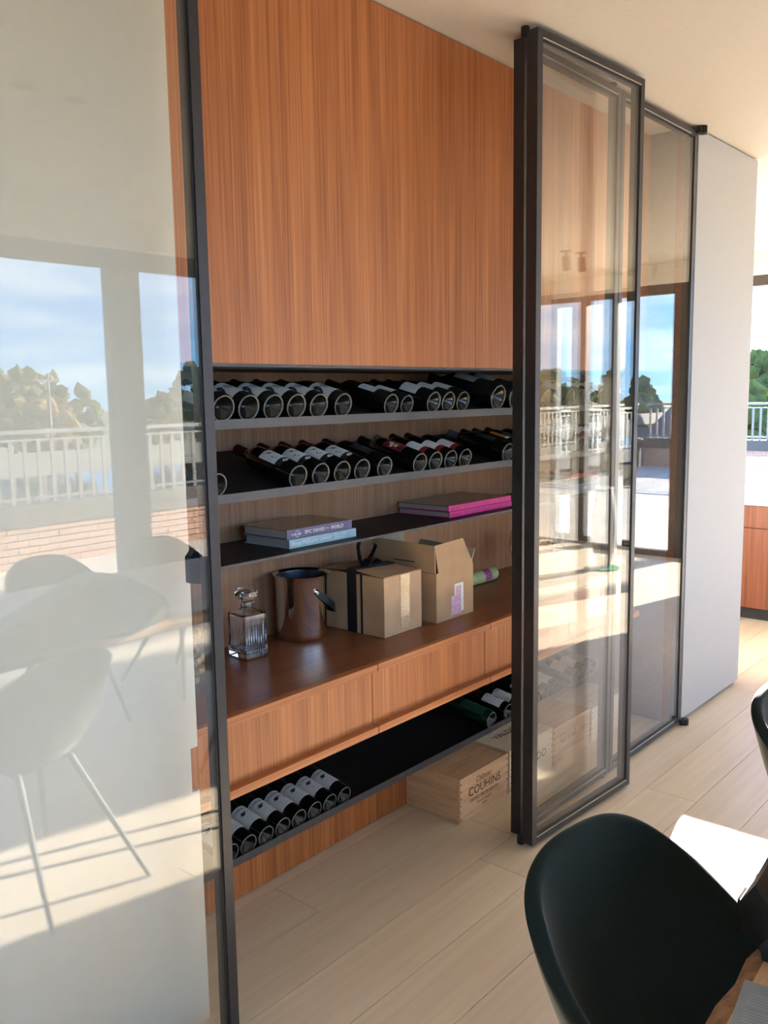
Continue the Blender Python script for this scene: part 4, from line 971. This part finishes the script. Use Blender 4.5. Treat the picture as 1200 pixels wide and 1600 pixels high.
# ------------------------------------------------------------------ far surroundings, nine metres below
GZ = -9.0
gr = MB().box(-400, 700, -600, 500, GZ - 1, GZ).build('ground', M_ground); struct(gr)
wa = MB().add([(-60, -95, GZ + 0.05), (170, -150, GZ + 0.05), (170, -70, GZ + 0.05), (60, -40, GZ + 0.05), (-60, -32, GZ + 0.05)], [(0, 1, 2, 3, 4)]).build('river', M_water); tag(wa, 'wide calm river below the terrace', 'river', kind='stuff')
t = thing('road_bridge', 'pale concrete road bridge crossing the river beyond the terrace', 'bridge', (0, -32, GZ))
MB().box(-60, 96, -36, -29, -1.35, -0.9).build('deck_slab', M_road, t); MB().box(-60, 96, -29.2, -29.0, -0.9, -0.45).build('guard_wall', M_road, t)
for k in range(4): MB().box(-40 + k * 34, -37.5 + k * 34, -35, -30, GZ + 0.01, -1.36).build('pier', M_road, t)
# street mast
t = thing('light_mast', 'tall thin white light mast by the river', 'mast', (33.4, -58, GZ))
MB().tube([(0, 0, 0), (0, 0, 12.4)], [0.16, 0.08], 8).build('pole', M_road, t, True, world=False)
MB().box(-0.9, 0.9, -0.06, 0.06, 11.8, 11.95).build('cross_arm', M_road, t, world=False)
for i, (mx_, my_) in enumerate([(150, -34), (158, -36)]):
    t = thing('flood_mast', ['slim floodlight mast behind the trees, left of the pair', 'slim floodlight mast behind the trees, right of the pair'][i], 'mast', (mx_, my_, GZ), group='floodlight masts')
    MB().tube([(0, 0, 0), (0, 0, 30)], [0.35, 0.2], 8).build('pole', M_craneg, t, True, world=False)
    MB().box(-0.2, 0.2, -1.8, 1.8, 29.6, 31.0).build('lamp_bank', M_craneg, t, world=False)
# cranes
for i, (cx, cy, hc, ang, m) in enumerate([(112, -136, 36, 2.6, M_craneo), (128, -148, 40, 0.5, M_craneg)]):
    t = thing('tower_crane', ['orange tower crane above the trees', 'grey tower crane standing right of the orange one'][i], 'crane', (cx, cy, GZ), ang)
    mast = MB()
    for sx in (-0.9, 0.9):
        for sy in (-0.9, 0.9): mast.tube([(sx, sy, 0), (sx, sy, hc)], 0.22, 4)
    for k in range(int(hc / 2)):
        z0 = k * 2.0; mast.tube([(-0.9, -0.9, z0), (0.9, -0.9, z0 + 2)], 0.14, 4); mast.tube([(-0.9, 0.9, z0), (-0.9, -0.9, z0 + 2)], 0.14, 4); mast.tube([(0.9, 0.9, z0), (0.9, -0.9, z0 + 2)], 0.14, 4)
    mast.build('mast', m, t, world=False)
    MB().box(-1.2, 1.2, -1.2, 1.2, hc - 3, hc - 0.6).build('cab', M_craneg, t, world=False)
    MB().prism([(-14, hc), (34, hc), (34, hc + 0.5), (0, hc + 1.6), (-14, hc + 0.8)], 'Y', -0.5, 0.5).build('jib', m, t, world=False)
    MB().tube([(0, 0, hc + 1.6), (0, 0, hc + 6)], 0.35, 4).build('apex', m, t, world=False)
    MB().box(-14, -10, -0.9, 0.9, hc - 2.2, hc - 0.05).build('counterweight', M_road, t, world=False)
# trees
def crown(seed):
    rr = random.Random(seed); bm = bmesh.new()
    for k in range(64):
        hz_ = rr.uniform(2.4, 10.2); rm = 4.2 * math.sin(math.pi * min(0.92, (hz_ - 1.0) / 10.5)) ** 0.7; aa_ = rr.uniform(0, 6.28)
        m_ = Matrix.Translation((rm * rr.random() ** 0.5 * math.cos(aa_), rm * rr.random() ** 0.5 * math.sin(aa_), hz_)) @ Matrix.Diagonal((rr.uniform(0.5, 1.35), rr.uniform(0.5, 1.35), rr.uniform(0.5, 1.1), 1))
        g = bmesh.ops.create_icosphere(bm, subdivisions=2 if k < 24 else 1, radius=1.0, matrix=m_)
        for v in g['verts']:
            n_ = (v.co - m_.translation); v.co += n_ * rr.uniform(-0.25, 0.35)
    me = bpy.data.meshes.new('crown'); bm.to_mesh(me); bm.free(); me.materials.append(M_leaf[seed % 4]); return me
crowns = [crown(i) for i in range(8)]
trunk_me = MB().tube([(0, 0, 0), (0.1, 0, 2), (0, 0.1, 5)], [0.5, 0.38, 0.2], 8).mesh('trunk', M_trunk, True)
rr = random.Random(21); kinds = ['dark green', 'olive', 'deep green', 'yellowing']
tn_ = 0
PL = []
def tree(x, y_, s_, k, lab):
    if any(math.hypot(x - a, y_ - b) < 5.0 * (s_ + c) for a, b, c in PL): return
    PL.append((x, y_, s_))
    t = thing('tree', lab, 'tree', (x, y_, GZ), rr.uniform(0, 6), 'trees across the river'); t.scale = (s_, s_, s_ * rr.uniform(0.85, 1.1))
    link('crown', crowns[k], t); link('trunk', trunk_me, t)
for ring_, (dist, cnt, sc) in enumerate([(120, 21, 0.90), (136, 22, 1.00), (154, 23, 1.12), (178, 24, 1.3)]):
    for i in range(cnt):
        a = math.radians(-72 + 108 * (i + 0.37 * ring_) / (cnt - 1)) + rr.uniform(-.012, .012)   # from straight across the river round to the east
        dd = dist * rr.uniform(0.95, 1.08)
        k = rr.randrange(8)
        tree(dd * math.cos(a), dd * math.sin(a), sc * rr.uniform(0.85, 1.2), k, '%s tree in the %s row across the river' % (kinds[k % 4], ['nearest', 'second', 'third', 'farthest'][ring_]))
for i, (x, y_, s_) in enumerate([(46, 16.4, 1.0), (62, 22.6, 1.1)]):
    tree(x, y_, s_, i, ['leafy tree outside the far right window, nearer of two', 'leafy tree outside the far right window, farther of two'][i])
# added pine, unseen; crown sized and set to block low sun from the table
t = thing('sun_block_pine', 'added unseen pine with a high sun-blocking crown, east of the terrace', 'tree', (26.0, 3.8, GZ))
o = link('crown', crowns[2], t); o.location = (0, 0, 13.9); o.scale = (0.36, 0.36, 0.5)
MB().tube([(0, 0, 0), (0.05, 0.04, 9), (0, 0, 17.0)], [0.22, 0.14, 0.07], 8).build('trunk', M_trunk, t, True, world=False)
# houses
def house(x, y_, w, d, hgt, rz, m, lab):
    t = thing('house', lab, 'house', (x, y_, GZ), rz)
    wl_ = MB().box(-w / 2, w / 2, -d / 2, d / 2, 0, hgt).build('walls', m, t, world=False)
    MB().prism([(-w / 2 - 0.4, hgt), (w / 2 + 0.4, hgt), (0, hgt + w * 0.36)], 'Y', -d / 2 - 0.4, d / 2 + 0.4).build('roof', M_roof, t, world=False)
    for fl_ in range(int(hgt / 3)):
        for k in range(3):
            xx = -w / 2 + w * (k + 0.5) / 3; f = MB().box(xx - 0.6, xx + 0.6, -d / 2 - 0.06, -d / 2 + 0.0, fl_ * 3 + 0.9, fl_ * 3 + 2.3).build('window', M_dark, wl_, world=False)
            yy_ = -d / 2 + d * (k + 0.5) / 3; MB().box(-w / 2 - 0.06, -w / 2, yy_ - 0.6, yy_ + 0.6, fl_ * 3 + 0.9, fl_ * 3 + 2.3).build('window', M_dark, wl_, world=False)
house(74, -22, 9, 11, 7.0, 0.3, M_house, 'pale blue rendered house with slate roof beyond the terrace')
house(52, -17, 10, 12, 4.6, 0.2, M_houseb, 'red brick house close below the terrace railing')
house(97, -16, 12, 20, 7.5, 0.1, M_houseb, 'long dark-roofed brick building behind the blue house')
